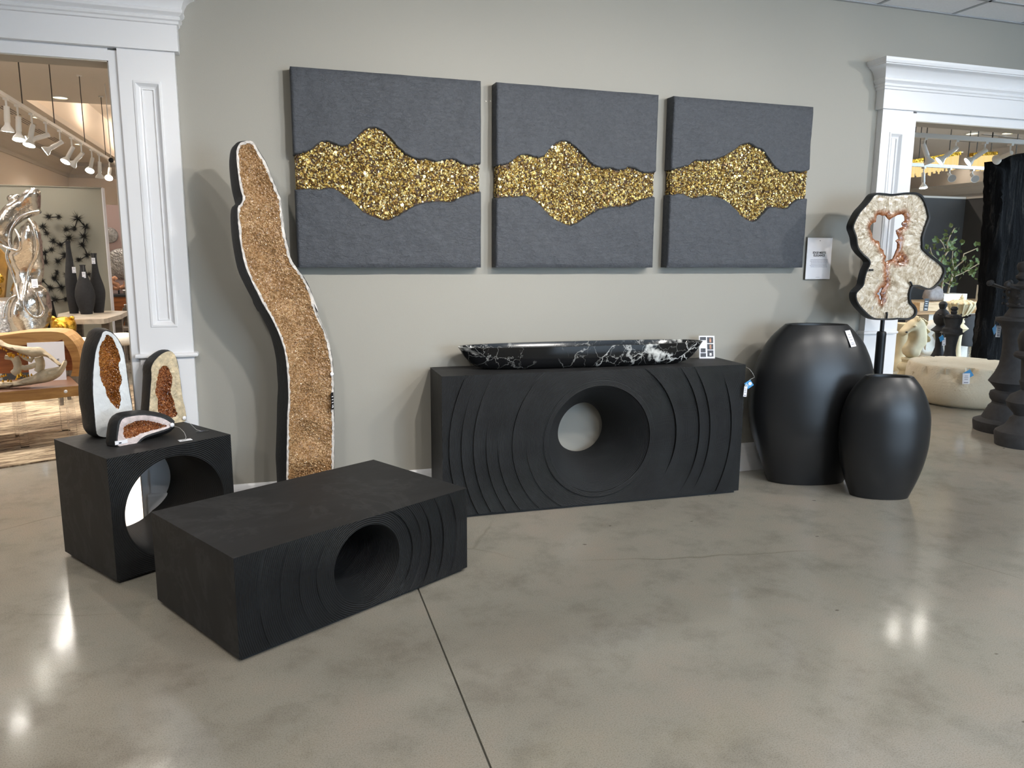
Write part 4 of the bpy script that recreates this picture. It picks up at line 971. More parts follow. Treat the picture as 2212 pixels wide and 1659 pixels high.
seam = crop([(470,900),(460,990),(465,1080),(470,1170),(430,1230)], *SS); seam = pl(seam); ds = np.min([dist_poly(V2, [seam[i], seam[i+1]])[0] for i in range(len(seam)-1)], 0)
seam2 = pl(crop([(560,860),(650,800),(700,880),(600,900)], *SS)); ds2 = dist_poly(V2, seam2)[0]
inner = np.minimum(np.minimum(dh, ds+.004), ds2+.004)
do = dist_poly(V2, so_r)[0]
near = np.argmin(np.array([dist_poly(V2, so_r)[0]]), 0)
# arc-length coordinate along the outline gives the fibrous streak direction
po = np.array(so_r); idx = np.argmin(((V2[:, None, :]-po[None])**2).sum(2), 1); ang = idx/len(po)*6.0
b = MB(); n = len(V2); th = .028
relief = [.004*nz(a, c, 0, 45)-.010*max(0, 1-i_/.018)-.003*max(0, 1-o_/.008) for (a, c), i_, o_ in zip(V2, inner, do)]
vf = [(a-cenx, -th/2-r_, c) for (a, c), r_ in zip(V2, relief)]; vb = [(a-cenx, th/2+r_, c) for (a, c), r_ in zip(V2, relief)]
fs = [tuple(f) for f in F]+[tuple(i+n for i in f[::-1]) for f in F]
for lp in loops:
    for i in range(len(lp)): a_, c_ = lp[i], lp[(i+1) % len(lp)]; fs.append((a_, c_, c_+n, a_+n))
b.add(vf+vb, fs); b.attr = dict(inner=list(inner)*2, ang=list(ang)*2); b.build('quartz_slice', MAT['agate'], slc, smooth=40)
# black steel band hugging the edge, with the stem
pth = [(a-cenx, 0, c) for a, c in resample(smooth_poly(so, 2), .02)]
bd = MB(); N_ = len(pth); c2 = np.array([(p[0], p[2]) for p in pth]); tg = np.roll(c2, -1, 0)-np.roll(c2, 1, 0); nr = np.c_[tg[:, 1], -tg[:, 0]]; nr /= np.linalg.norm(nr, axis=1)[:, None]
A_ = .5*np.sum(c2[:, 0]*np.roll(c2[:, 1], -1)-np.roll(c2[:, 0], -1)*c2[:, 1]); nr = nr if A_ > 0 else -nr
vs = []; fs = []
for i in range(N_):
    for (d, y) in ((-.002, -.028), (.009, -.03), (.011, 0), (.009, .03), (-.002, .028)):
        vs.append((c2[i, 0]+nr[i, 0]*d, y, c2[i, 1]+nr[i, 1]*d))
for i in range(N_):
    j = (i+1) % N_
    for k in range(5): k2 = (k+1) % 5; fs.append((i*5+k, i*5+k2, j*5+k2, j*5+k))
bd.add(vs, fs); bd.build('edge_band', MAT['steel'], slc, smooth=40)
zt = float(ony(1905, 690, YS)[2]); zb = float(ony(1898, 716, YS)[2]); x_ = float(ony(1907, 690, YS)[0])-cenx
MB().tube([(x_, 0, zb-.02), (x_, 0, zt)], .014, 12).build('stem', MAT['steel'], slc, smooth=50)
MB().lathe([(.030, 0), (.030, zb-.05), (.031, zb-.035), (.027, zb-.022), (.016, zb-.018)], 24, (x_, 0, .02)).build('pole', MAT['steel'], slc, smooth=40)
MB().lathe([(.17, 0), (.17, .018), (.165, .022), (.03, .022)], 40, (x_, 0, 0)).build('base_plate', MAT['steel'], slc, smooth=40)
for (px, py, dx, dz) in ((1872, 583, .03, 0), (1964, 617, -.018, .028), (1909, 688, 0, .045)):
    q = ony(px, py, YS); b = MB(); b.tube([(q[0]-cenx, -.024, q[2]), (q[0]-cenx+dx*.6, -.026, q[2]+dz*.6), (q[0]-cenx+dx, -.022, q[2]+dz)], .0065, 8); b.build('clip', MAT['steel'], slc, smooth=50)
# ------------------------------------------------------------------ spot lamps of the main room (track above and in front of the wall)
def track_lamp(name, label, P, aim, lit, group, power=0, col=(1, .93, .84), angle=50, scale=1.0, hang=.10, blend=.6):
    """track spotlight: P = joint under the track; aim = point it looks at"""
    P = np.array(P, float); o = thing(name, label, 'spotlight', tuple(P), 0, group); s = scale
    d = np.array(aim, float)-P; d /= np.linalg.norm(d)
    MB().box(-.02*s, .02*s, -.03*s, .03*s, hang-.02, hang).build('track_adapter', MAT['lampw'], o)
    MB().tube([(0, 0, hang-.01), (0, 0, 0)], .010*s, 8).build('stem', MAT['lampw'], o)
    e1 = np.cross(d, [0, 0, 1]); e1 = e1/np.linalg.norm(e1) if np.linalg.norm(e1) > 1e-3 else np.array([1., 0, 0]); e2 = np.cross(e1, d)
    def ringed(prof, n=20):
        vs = [d*t+(e1*math.cos(2*PI*k/n)+e2*math.sin(2*PI*k/n))*r for t, r in prof for k in range(n)]; fs = []
        for i in range(len(prof)-1):
            for k in range(n): k2 = (k+1) % n; fs.append((i*n+k, i*n+k2, (i+1)*n+k2, (i+1)*n+k))
        return vs, fs, n
    vs, fs, n = ringed([(-.03*s, .012*s), (-.03*s, .026*s), (.12*s, .028*s), (.125*s, .024*s), (.15*s, .026*s), (.19*s, .055*s), (.215*s, .062*s), (.213*s, .056*s), (.19*s, .048*s)])
    fs.append(tuple(range(n-1, -1, -1))); MB().add(vs, fs).build('housing', MAT['lampw'], o, smooth=40)
    vs, fs, n = ringed([(.2135*s, .0005), (.2135*s, .03*s), (.2135*s, .057*s)]); MB().add(vs, fs).build('lens', MAT['glow'] if lit else MAT['off'], o)
    if lit and power:
        l = spot('lamp_light', tuple(P+d*.24*s), aim, power, col, angle, blend, .05*s); 
    return o
# ------------------------------------------------------------------ shared builders for sculpted things
def inflate(outline, thick, step=.03, seed=1, power=.5, holes=(), fold=None):
    """rounded solid from an outline in the x-z plane (front and back bulge)"""
    V2, F, loops = fill(resample(smooth_poly(outline, 1), step*.8), holes, step, seed)
    d = dist_poly(V2, resample(smooth_poly(outline, 1), step*.8))[0]
    for h in holes: d = np.minimum(d, dist_poly(V2, h)[0])
    R = thick
    t = np.where(d < R, np.sqrt(np.maximum(0, 1-(1-np.minimum(d, R)/R)**2)), 1.0)*thick
    n = len(V2); f1 = [fold(a, c, d_) if fold else 0 for (a, c), d_ in zip(V2, d)]
    vf = [(a, -q-e, c) for (a, c), q, e in zip(V2, t, f1)]; vb = [(a, q-e*.3, c) for (a, c), q, e in zip(V2, t, f1)]
    bset = set(i for lp in loops for i in lp); mp = {i: (i if i in bset else i+n) for i in range(n)}
    b = MB(); b.add(vf+vb, [tuple(f) for f in F]+[tuple(mp[i] for i in f[::-1]) for f in F]); 
    return b
def px_poly(pts, Y, x0, z0=0.0): return [(float(ony(a, b, Y)[0])-x0, float(ony(a, b, Y)[2])-z0) for a, b in pts]
def floor_at(px, Y): return np.array([float(ony(px, 760, Y)[0]), Y, 0.0])

# ------------------------------------------------------------------ left room
# rug
ra, rb = onz(0, 1013), onz(119, 994.5); rd = (rb-ra)/np.linalg.norm(rb-ra); rn = np.array([-rd[1], rd[0], 0])
rc = rb+rd*1.5; ang = math.atan2(rd[1], rd[0])
rug = MB(); n = 60
rug.box(-4.6, 0, 0, 3.0, 0.0, .012); o = rug.build('area_rug', MAT['rug'], loc=(float(rc[0]), float(rc[1]), .0), rz=ang)
tag(o, 'brown black and cream streaked area rug under the wooden bench', 'rug')

# wooden bench with live edge and clear legs
ZB = .46
q0, q1, q2 = onz(-60, 853, ZB), onz(172, 833, ZB), onz(177, 812, ZB)
u = (q1-q0)/np.linalg.norm(q1-q0); ang = math.atan2(u[1], u[0]); 
bench = thing('wood_bench_table', 'live-edge wooden bench table on clear acrylic legs standing on the rug', 'table', (float(q1[0]), float(q1[1]), .012), ang)
LB, WB = 1.9, .62; ztop = ZB-.012
def live(x, s): return .012*nz(x, s, 0, 3)+.006*nz(x, s, 0, 11)
xs = np.linspace(-LB, 0, 40); front = [(x, live(x, 1)) for x in xs]; back = [(x, WB+live(x, 5)) for x in xs[::-1]]
b = MB(); poly = front+back; n = len(poly)
vs = [(x, y, ztop) for x, y in poly]+[(x, y+(.015 if i < 40 else -.015), ztop-.085+.01*nz(x, y, 2, 6)) for i, (x, y) in enumerate(poly)]
b.add(vs, [tuple(range(n)), tuple(range(2*n-1, n-1, -1))]+[(i, i+n, (i+1) % n+n, (i+1) % n) for i in range(n)], [0, 1]+[1]*n)
b.build('slab_top', [MAT['woodtop'], MAT['wood']], bench)
for (x, y) in ((-.07, .06), (-.40, .06), (-.75, .06), (-1.15, .06), (-.07, .52), (-.40, .52), (-.75, .52), (-1.15, .52)):
    MB().box(x-.028, x+.028, y-.028, y+.028, 0, ztop-.085).build('leg', MAT['clear'], bench)
b = MB(); b.ball((0, 0, 0), .013, 12, 8, sc=(1, .5, 1)); b.build('white_stud', MAT['paper'], bench, loc=(-.10, -.012, ztop-.035))
# hollow oval wooden shelf on the bench
px_out = crop([(-400,205),(-150,190),(0,178),(130,158),(260,140),(400,128),(560,120),(700,118),(800,125),(870,140),(940,185),(1010,255),(1060,330),(1095,430),(1112,520),(1118,600),(1105,680),(1085,735),(-400,735)], .15674, 0, 700)
px_in = crop([(-340,330),(-100,340),(60,330),(240,318),(400,300),(560,285),(700,265),(800,248),(835,235),(862,228),(868,262),(900,310),(950,390),(985,480),(1000,570),(998,650),(975,735)], .15674, 0, 700)
Ysh = float(q2[1])-.02; shO = float(q2[0])
loop = thing('oval_wood_shelf', 'hollow honey-coloured oval wooden shelf standing on the bench table', 'shelf', (shO, Ysh, ZB))
po_ = px_poly(px_out, Ysh, shO, ZB); pi_ = px_poly(px_in, Ysh, shO, ZB)
zmin = min(q[1] for q in po_)
po_ = [(a, max(0, c-zmin)) for a, c in po_]; pi_ = [(a, max(.0, c-zmin)) for a, c in pi_]
ring2 = po_[:-1]+pi_[::-1]+[(pi_[0][0], 0), (po_[-1][0], 0)]
b = MB(); ring2 = po_[:-1]+pi_[::-1]; 
b.prism(ring2, 0, .33); b.build('shelf_band', MAT['wood'], loop)
# dark back inside the shelf
MB().prism([(a, c+.01) for a, c in pi_]+[(pi_[0][0], .005)], .30, .325).build('shelf_back', MAT['wooddark'], loop)
# card standing inside
cx_ = onz(140, 812, ZB)
cd_ = thing('info_card', 'white info card leaning inside the oval wooden shelf', 'sign', (float(cx_[0])-.02, Ysh-.16, ZB), .12)
b = MB(); b.obox((-.05, .02, .155), (.13, 0, 0), (0, .002, 0), (0, .03, .155)); b.build('card', MAT['paper'], cd_)
text_mesh('headline', 'THE', .022, MAT['ink'], cd_, (.02, .006, .165), (PI/2-.19, 0, 0), bold=.0006)

# reptile skull with gilded teeth
sk = thing('reptile_skull', 'bone reptile skull with open jaws and gold teeth on the bench', 'skull', (float(onz(60, 838, ZB)[0]), float(onz(60, 838, ZB)[1])+.02, ZB))
Ysk = float(sk.location[1]); x0 = float(sk.location[0])
SK = (.15674, 0, 700)
def skp(pts): return px_poly(crop(pts, *SK), Ysk, x0, ZB)
lower = skp([(-160,905),(-100,830),(0,800),(100,790),(170,800),(240,790),(330,755),(450,720),(540,660),(640,625),(740,610),(830,590),(880,510),(905,495),(925,510),(920,580),(890,650),(840,720),(760,775),(680,805),(500,835),(300,865),(100,890),(0,900)])
upper = skp([(-160,230),(-60,215),(20,225),(60,260),(130,290),(240,305),(340,318),(450,330),(540,322),(600,345),(640,390),(700,430),(780,500),(850,560),(880,600),(840,610),(780,560),(700,500),(640,460),(560,450),(520,465),(440,470),(360,440),(280,405),(200,380),(120,355),(50,320),(-20,300),(-160,300)])
def tilt(m_): return m_
zl = min(q[1] for q in lower); lower = [(a, c-zl) for a, c in lower]; upper = [(a, c-zl) for a, c in upper]
fb = lambda a, c, d: .006*nz(a, c, 0, 25)
b = inflate(lower, .045, .018, 3, fold=fb); b.build('lower_jaw', MAT['bone'], sk, smooth=60)
b = inflate(upper, .05, .018, 4, fold=fb); b.build('upper_jaw', MAT['bone'], sk, smooth=60)
for pts, w in (([(190,470),(225,540),(240,600),(225,660),(180,700)], .03), ([(520,470),(545,530),(550,580),(540,630),(520,670)], .032), ([(60,470),(140,480),(220,520),(260,600)], .018), ([(260,600),(330,620),(420,600),(530,560)], .02), ([(250,400),(330,480),(420,520),(440,470)], .016)):
    q = skp(pts); b = MB(); b.tube([(a, .02, c-zl) for a, c in q], w, 8); b.build('cheek_bone', MAT['bone'], sk, smooth=60)
for pts, dn in ((crop([(30,318),(70,335),(105,355),(140,400),(160,395),(195,415),(210,420),(265,400),(305,415),(345,430),(400,450)], 1, 0, 0), -1), (crop([(10,745),(40,735),(70,730),(100,720),(60,800),(130,795),(170,800),(245,770),(270,745),(310,720),(345,735),(370,735),(410,725),(450,715)], 1, 0, 0), 1)):
    for k, q in enumerate(skp(pts)):
        s = .035 if (k in (3, 4, 5) and dn < 0) or (k in (8, 9) and dn > 0) else .02
        b = MB().lathe([(.0075*s/.02, 0), (.007*s/.02, s*.4), (.003, s*.85), (0, s)], 7, (0, 0, 0))
        if dn < 0: b.v = [(x, y, -z) for x, y, z in b.v]
        b.build('tooth', MAT['goldm'], sk, loc=(q[0], -.028, q[1]-zl), smooth=50)

# polished silver figure
YF = 4.6
fx = float(ony(58, 700, YF)[0]); FS = (.217, 0, 380)
fig = thing('silver_figure_sculpture', 'polished silver flowing abstract figure sculpture behind the wooden bench', 'sculpture', (fx, YF, .36))
zf = .36
body = px_poly(crop([(60,690),(130,740),(140,600),(230,470),(330,430),(390,470),(425,560),(440,680),(430,800),(440,900),(425,1000),(400,1090),(450,1110),(490,1190),(500,1300),(495,1440),(450,1540),(400,1600),(380,1720),(120,1720),(110,1560),(85,1420),(90,1300),(130,1180),(90,1170),(110,1080),(140,1020),(110,900),(80,800)], *FS), YF, fx, zf)
zz = min(q[1] for q in body); body = [(a, max(c, 0) if c < .12 else c) for a, c in body]
body = [(a, c) for a, c in body]
def fold1(a, c, d): return .05*math.sin(7*a+5*c)+.04*math.sin(11*c-9*a+1.2)+.02*math.sin(19*a+3*c)
b = inflate(body, .16, .045, 5, fold=fold1); b.build('torso', MAT['chrome'], fig, smooth=80)
head = px_poly(crop([(-140,640),(-60,520),(0,440),(40,350),(80,300),(130,265),(220,220),(290,150),(350,122),(410,135),(430,180),(415,300),(405,345),(430,362),(380,395),(300,410),(210,470),(150,540),(135,620),(125,715),(60,690),(0,660)], *FS), YF, fx, zf)
b = inflate(head, .10, .045, 6, fold=lambda a, c, d: .06*math.sin(8*a-6*c)+.03*math.sin(15*c+4*a)); b.v = [(x, y-.10, z) for x, y, z in b.v]; b.build('hood_fold', MAT['chrome'], fig, smooth=80)
tip = px_poly(crop([(60,250),(48,215),(60,190),(110,175),(170,180),(215,220),(160,250),(100,280),(75,285)], *FS), YF, fx, zf)
b = inflate(tip, .07, .04, 7); b.v = [(x, y+.05, z) for x, y, z in b.v]; b.build('back_fold', MAT['chrome'], fig, smooth=80)
for k, (pts, r) in enumerate((([(345,440),(400,500),(428,600),(438,700),(400,810),(340,890),(300,960),(290,1100),(285,1250),(320,1340),(380,1400),(440,1390),(465,1320),(430,1230),(405,1150)], .022), ([(430,360),(350,375),(260,400),(200,460),(150,540),(135,640),(160,730),(220,750),(262,700),(255,620),(200,540)], .020), ([(0,660),(60,690),(130,720),(200,745)], .022), ([(130,720),(110,800),(150,950),(200,1100),(240,1200),(270,1300)], .018), ([(210,1180),(140,1220),(110,1300),(100,1400)], .016))):
    q = px_poly(crop(pts, *FS), YF, fx, zf); q = smooth_poly(q, 2, False); b = MB(); b.tube([(a, -.155-fold1(a, c, 0)*.8, c) for a, c in q], r*.8, 8); b.build('rolled_hem', MAT['chrome'], fig, smooth=80)
P = ony(75, 612, YF-.20); hang_tag('price_tag', 'pale price tag on the silver figure sculpture hip', P, .055, .085, 'paper', 0, 0, 3)
tag(MB().lathe([(.24, 0), (.26, .01), (.26, .337), (.24, .347)], 40).build('figure_plinth', MAT['matte'], loc=(fx, YF, .0125), smooth=40), 'low round black plinth under the silver figure', 'plinth')
# hammered silver drum behind the figure, gold pieces at the frame edge
q = floor_at(22, 5.6); b = MB(); b.lathe([(.46, 0), (.47, .03), (.47, .93), (.45, .96)], 40); o = b.build('hammered_drum', MAT['hammered'], loc=tuple(q), smooth=40); tag(o, 'hammered silver drum table behind the silver figure', 'table')
q = floor_at(2, 5.7); zt_ = float(ony(5, 690, 5.7)[2])
g = thing('gold_nugget_sculpture', 'lumpy gold leaf sculpture standing on the hammered drum table', 'sculpture', (float(q[0]), 5.55, .985))
for k, (x, z, r) in enumerate(((.02, .10, .11), (.07, .22, .08), (-.02, .33, .10), (.05, .42, .06))):
    b = MB(); b.ball((0, 0, 0), r, 10, 7, sc=(1, .8, 1)); b.v = [(x_*(1+.25*nz(x_, y_, z_, 12)), y_, z_*(1+.25*nz(z_, y_, x_, 14))) for x_, y_, z_ in b.v]; b.build('gold_lump', MAT['goldm'], g, loc=(x, 0, z))
zb_ = float(ony(5, 622, 6.2)[2]); zt_ = float(ony(5, 528, 6.2)[2]); xx = float(ony(17, 575, 6.2)[0])
pnl = thing('gold_leaf_screen', 'aged gold leaf screen standing behind the silver figure', 'screen', (xx-.5, 6.2, 0))
pts = [(-.5, 0), (.36, 0), (.42, zb_-.2), (.50, zb_+.25), (.49, zt_-.12), (.40, zt_), (-.5, zt_)]
MB().prism(pts, -.03, .03).build('gold_face', MAT['goldp'], pnl)

# partition wall with the needle-burst wall sculpture
YP = 7.0; xr = float(ony(220, 405, YP)[0]); zp = float(ony(220, 405, YP)[2])
pw = st(MB().box(-4.85, xr-.008, YP, YP+.14, 0, zp-.01).build('wall_partition_left', MAT['partl']))
MB().box(xr-.008, xr+.004, YP-.012, YP+.152, 0, zp).build('end_cap', MAT['white'], pw); MB().box(-4.85, xr, YP-.012, YP+.152, zp-.01, zp).build('top_cap', MAT['partl'], pw)
BS = (.19295, 60, 440); bursts = [(232,150,50),(348,150,42),(555,165,68),(645,260,52),(522,275,42),(430,290,48),(630,370,62),(462,385,62),(610,465,48),(280,420,46),(365,462,46),(265,512,44),(420,580,72),(335,645,46),(672,575,52),(575,632,44),(470,700,40),(325,770,36),(297,835,52),(250,945,44),(375,940,56),(305,1075,56),(425,1070,42),(170,258,52),(215,335,40),(190,550,48),(200,655,48),(680,790,40),(440,800,44),(500,1105,44),(160,860,40)]
links = [(0,1),(2,3),(2,4),(4,5),(3,6),(6,8),(7,10),(9,10),(12,13),(14,15),(17,18),(18,20),(19,20),(21,22),(23,24),(25,26),(19,30),(8,14),(7,12)]
xw, zw = [], []
for a, c, r in bursts:
    q = ony(BS[1]+BS[0]*a, BS[2]+BS[0]*c, YP-.07); xw.append(float(q[0])); zw.append(float(q[2]))
wa = thing('needle_burst_sculpture', 'dark iron needle-burst wall sculpture on the sage grey partition', 'wall art', (float(np.mean(xw)), YP, float(np.mean(zw))))
ox, oz = wa.location[0], wa.location[2]
rnd = random.Random(8)
for (a, c, r), x, z in zip(bursts, xw, zw):
    rr = 1.25*r*BS[0]/CF*depth((x, YP, z)); b = MB()
    for k in range(95):
        t = rnd.uniform(0, 2*PI); el = rnd.uniform(-.25, 1.1); L_ = rr*rnd.uniform(.5, 1.25); d = Vector((math.cos(t)*math.cos(el), -math.sin(el), math.sin(t)*math.cos(el)))
        s = d.orthogonal().normalized()*.003; s2 = d.cross(s).normalized()*.003; b.add([s, -.5*s+.87*s2, -.5*s-.87*s2, d*L_], [(0, 1, 3), (1, 2, 3), (2, 0, 3)])
    b.ball((0, 0, 0), .014, 6, 5); b.build('needle_burst', MAT['needle'], wa, loc=(x-ox, -.06, z-oz))
for i, j in links: MB().tube([(xw[i]-ox, -.055, zw[i]-oz), (xw[j]-ox, -.055, zw[j]-oz)], .007, 6).build('connecting_rod', MAT['needle'], wa)
for i in (2, 7, 12, 20, 22, 0): MB().tube([(xw[i]-ox, -.055, zw[i]-oz), (xw[i]-ox, 0, zw[i]-oz)], .006, 6).build('wall_mount', MAT['needle'], wa)

# stone-topped table with three bottle vases
ZS = .75; t0 = onz(186, 683, ZS)
tb = thing('stone_top_table', 'rough stone-topped table carrying three black bottle vases', 'table', (float(t0[0]), float(t0[1]), 0))
pts = [onz(a, c, ZS) for a, c in ((123,691),(160,690),(225,689),(262,679),(275,672),(240,671),(150,673),(124,678))]
poly = jag(resample([(float(p[0]-t0[0]), float(p[1]-t0[1])) for p in pts], .12), .008, 3)
b = MB(); b.prism(poly, ZS-.055, ZS, plane='xy'); b.build('stone_top', MAT['stonetop'], tb)
cxm, cym = np.mean([p[0] for p in poly]), np.mean([p[1] for p in poly])
for (x, y) in ((-.22, -.3), (.2, -.25), (-.2, .3), (.25, .3)): MB().box(cxm+x-.04, cxm+x+.04, cym+y-.04, cym+y+.04, 0, ZS-.055).build('leg', MAT['woodgrey'], tb)
VS = (.19295, 60, 440)
def bottle(label, axis, ybase, prof, tagpos=None, taglab=None):
    px = VS[1]+VS[0]*axis; py = VS[2]+VS[0]*ybase; P = onz(px, py, ZS); s = CF/depth(P)/VS[0]
    o = thing('bottle_vase', label, 'vase', (float(P[0]), float(P[1]), ZS), 0, 'black bottle vases')
    pr = [(max(r/s, .001), (ybase-y)/s) for r, y in prof]; pr.sort(key=lambda q: q[1]); z = np.linspace(0, pr[-1][1], 36); r = np.interp(z, [q[1] for q in pr], [q[0] for q in pr])
    r2 = np.convolve(np.pad(r, 1, mode='edge'), np.ones(3)/3, 'valid'); r2[-2:] = r[-2:]
    b = MB(); b.lathe([(r2[0]*.9, 0)]+list(zip(r2, z))+[(r2[-1]*.75, z[-1]+.002), (r2[-1]*.6, z[-1]-.08)], 32); b.build('bottle_body', MAT['matte'], o, smooth=50)
    if tagpos:
        Q = ony(VS[1]+VS[0]*tagpos[0], VS[2]+VS[0]*tagpos[1], P[1]-.05); hang_tag('price_tag', taglab, Q, 7/CF*depth(Q), 13/CF*depth(Q), 'paper', 0, 0, 2, strlen=.08)
    return o
bottle('tallest black bottle vase, with a tag on its neck, on the stone table', 520, 1228, [(44,1228),(48,1180),(58,1050),(62,930),(58,830),(48,740),(36,640),(26,560),(22,480),(24,445),(30,432)], (517, 742), 'white price tag on the tallest black bottle vase')
bottle('short round black bottle vase in front of the two taller ones', 660, 1235, [(58,1235),(70,1190),(92,1110),(102,1040),(96,970),(72,890),(48,830),(34,770),(26,730),(26,705),(32,692)], (628, 797), 'white price tag on the short black bottle vase')
bottle('slim-necked black bottle vase beside the short one on the stone table', 795, 1218, [(50,1218),(66,1130),(80,1040),(84,980),(72,910),(52,840),(36,770),(28,690),(24,620),(24,590),(30,565)], (735, 640), 'white price tag beside the slim-necked black bottle vase')

# chairs and stools beyond the table
def stool(label, P, w, d, zs, ang, cat='stool'):
    o = thing('cream_stool', label, cat, tuple(map(float, P)), ang, 'cream cushioned stools')
    b = MB(); prof = [(.0, -.11), (.4, -.11), (.5, -.085), (.5, -.03), (.44, 0), (.2, .012), (0, .014)]
    b.lathe(prof, 40, (0, 0, zs), w, d, 0, 3.2); b.build('cushion', MAT['cream'], o, smooth=60)
    for (x, y) in ((-1, -1), (1, -1), (-1, 1), (1, 1)): MB().tube([(x*w*.40, y*d*.40, 0), (x*w*.38, y*d*.38, zs-.11)], [.022, .028], 8).build('leg', MAT['woodgrey'], o)
    return o
q = onz(167, 733, .64); stool('cream cushioned stool behind the oval wooden shelf', (q[0], q[1], .0125), .40, .38, .6275, 0)
q = onz(262, 722, .64); stool('cream cushioned stool beside the weathered wooden chair', (q[0], q[1], .0125), .28, .28, .6275, 0)
ch0 = onz(272, 770, .0); Yc = float(ch0[1])-.3
chair = thing('weathered_wood_chair', 'weathered grey wooden chair with a curved back beside the white pilaster', 'chair', (float(ony(268, 700, Yc)[0]), Yc, 0))
for pts in ([(1095,1170),(1070,1260),(1045,1340),(1040,1450),(1060,1560),(1090,1700)], [(1120,1180),(1118,1300),(1112,1400),(1130,1560),(1150,1720)]):
    q = [ony(VS[1]+VS[0]*a, VS[2]+VS[0]*c, Yc) for a, c in pts]; b = MB(); b.tube([(float(p[0])-chair.location[0], 0, float(p[2])) for p in q]+[(float(q[-1][0])-chair.location[0], -.02, 0)], .035, 8); b.build('back_leg', MAT['woodgrey'], chair, smooth=60)
MB().box(.0, .5, -.42, -.02, .44, .48).build('seat', MAT['woodgrey'], chair)
for (x, y) in ((.05, -.38), (.45, -.38), (.45, -.05)): MB().tube([(x, y, 0), (x, y, .44)], .03, 8).build('leg', MAT['woodgrey'], chair)
for z in (.75, .95): MB().tube([(.02, 0, z), (.25, .05, z+.02), (.5, 0, z)], .025, 8).build('back_rail', MAT['woodgrey'], chair)
MB().tube([(.48, -.02, .48), (.5, 0, .75), (.5, .0, 1.05)], .03, 8).build('back_leg', MAT['woodgrey'], chair)
# gold lion head on a small grey pedestal under the stone table edge
Pl = floor_at(143, 5.0); zl_ = float(ony(143, 735, 5.0)[2])
tag(MB().box(-.10, .10, -.10, .10, 0, zl_-.02).build('lion_pedestal', MAT['woodgrey'], loc=(float(Pl[0]), 5.0, .0125)), 'grey wooden pedestal block under the gold lion head', 'pedestal')
ln = thing('gold_lion_head', 'gold lion head bust below the stone-topped table', 'bust', (float(Pl[0]), 5.0, zl_-.007))
b = MB(); b.lathe([(.11, 0), (.13, .03), (.12, .08), (.13, .16), (.12, .22), (.07, .26), (0, .27)], 18); b.v = [(x*(1+.12*nz(x, y, z, 20)), y*(1+.12*nz(y, z, x, 20)), z) for x, y, z in b.v]; b.build('mane', MAT['goldm'], ln, smooth=50)
b = MB(); b.ball((0, -.11, .15), .07, 12, 8, sc=(1, .7, 1)); b.ball((0, -.16, .125), .035, 10, 6, sc=(1.1, .8, .8)); b.ball((-.025, -.155, .105), .02, 8, 6); b.ball((.025, -.155, .105), .02, 8, 6); b.ball((-.03, -.155, .17), .012, 8, 6); b.ball((.03, -.155, .17), .012, 8, 6); b.build('face', MAT['goldm'], ln, smooth=60)
for s in (-1, 1): b = MB(); b.ball((s*.09, -.02, .25), .028, 8, 6); b.build('ear', MAT['goldm'], ln, smooth=60)
# bark slab leaning behind the figure
bx = [px_poly([(a, c) for a, c in ((104,655),(112,650),(118,675),(126,705),(130,760),(104,760))], 5.4, float(ony(112, 700, 5.4)[0]), 0)]
bs = thing('bark_slab', 'dark bark slab leaning behind the silver figure', 'slab', (float(ony(112, 700, 5.4)[0]), 5.4, 0))
zz0 = .0; MB().prism([(a, c if c > .6 else 0) for a, c in bx[0]], -.04, .04).build('slab_body', MAT['petr'], bs)

# far wall of the left room: pink panel, silver discs, cabinet and scroll
YD = 9.5; xa, xb = float(ony(236, 400, YD)[0]), 3.0
st(MB().box(xa-.35, xb, YD, YD+.1, 0, 2.25).build('wall_partition_pink', MAT['pink']))
def disc(px, py, rpx, label):
    q = ony(px, py, YD-.05); r = rpx/CF*depth(q); o = thing('silver_disc', label, 'wall art', (float(q[0]), YD, float(q[2])))
    b = MB().lathe([(0, .0), (r*.9, .0), (r, .015), (r, .03), (r*.93, .045), (r*.5, .055), (0, .06)], 40); b.v = [(x, -z, y) for x, y, z in b.v]; b.build('disc_face', MAT['hammered'], o, smooth=40); return o
disc(236, 508, 17, 'smaller hammered silver wall disc half hidden behind the partition')
disc(262, 570, 33, 'larger hammered silver wall disc on the pale pink wall')
qc = ony(252, 640, YD-.45); cab = thing('walnut_cabinet', 'walnut cabinet with dark top below the silver discs', 'cabinet', (float(qc[0]), YD-.02, 0))
zc = float(ony(252, 637, YD-.45)[2])
MB().box(-.25, 1.2, -.45, 0, .0, zc-.03).build('body', MAT['wooddark'], cab); MB().box(-.27, 1.22, -.47, 0, zc-.03, zc).build('top', MAT['matte'], cab)
for x in (-.24, .25, .74): 
    d_ = MB().box(x, x+.45, -.465, -.45, .08, zc-.06).build('door', MAT['wooddark'], cab); MB().box(x+.38, x+.41, -.48, -.465, zc*.5, zc*.6).build('handle', MAT['frame'], d_)
q = ony(255, 610, YD-.2); scr = thing('scroll_sculpture', 'rose gold scroll sculpture standing on the walnut cabinet', 'sculpture', (float(q[0]), YD-.2, zc))
h_ = float(q[2])-zc; k_ = depth(q)/CF
b = MB(); b.tube([(k_*a*.19295, 0, h_-k_*c*.19295) for a, c in ((-15,-30),(-30,-50),(-55,-40),(-60,-10),(-40,10),(-10,20),(5,45),(-10,70),(-40,65),(-50,45))], .035, 10); b.tube([(k_*a*.19295, 0, h_-k_*c*.19295) for a, c in ((20,60),(55,50),(80,20),(75,-10))], .035, 10); b.build('scroll', MAT['copper'], scr, smooth=60)
MB().tube([(0, 0, 0), (0, 0, h_-.12)], .012, 8).build('stem', MAT['frame'], scr)

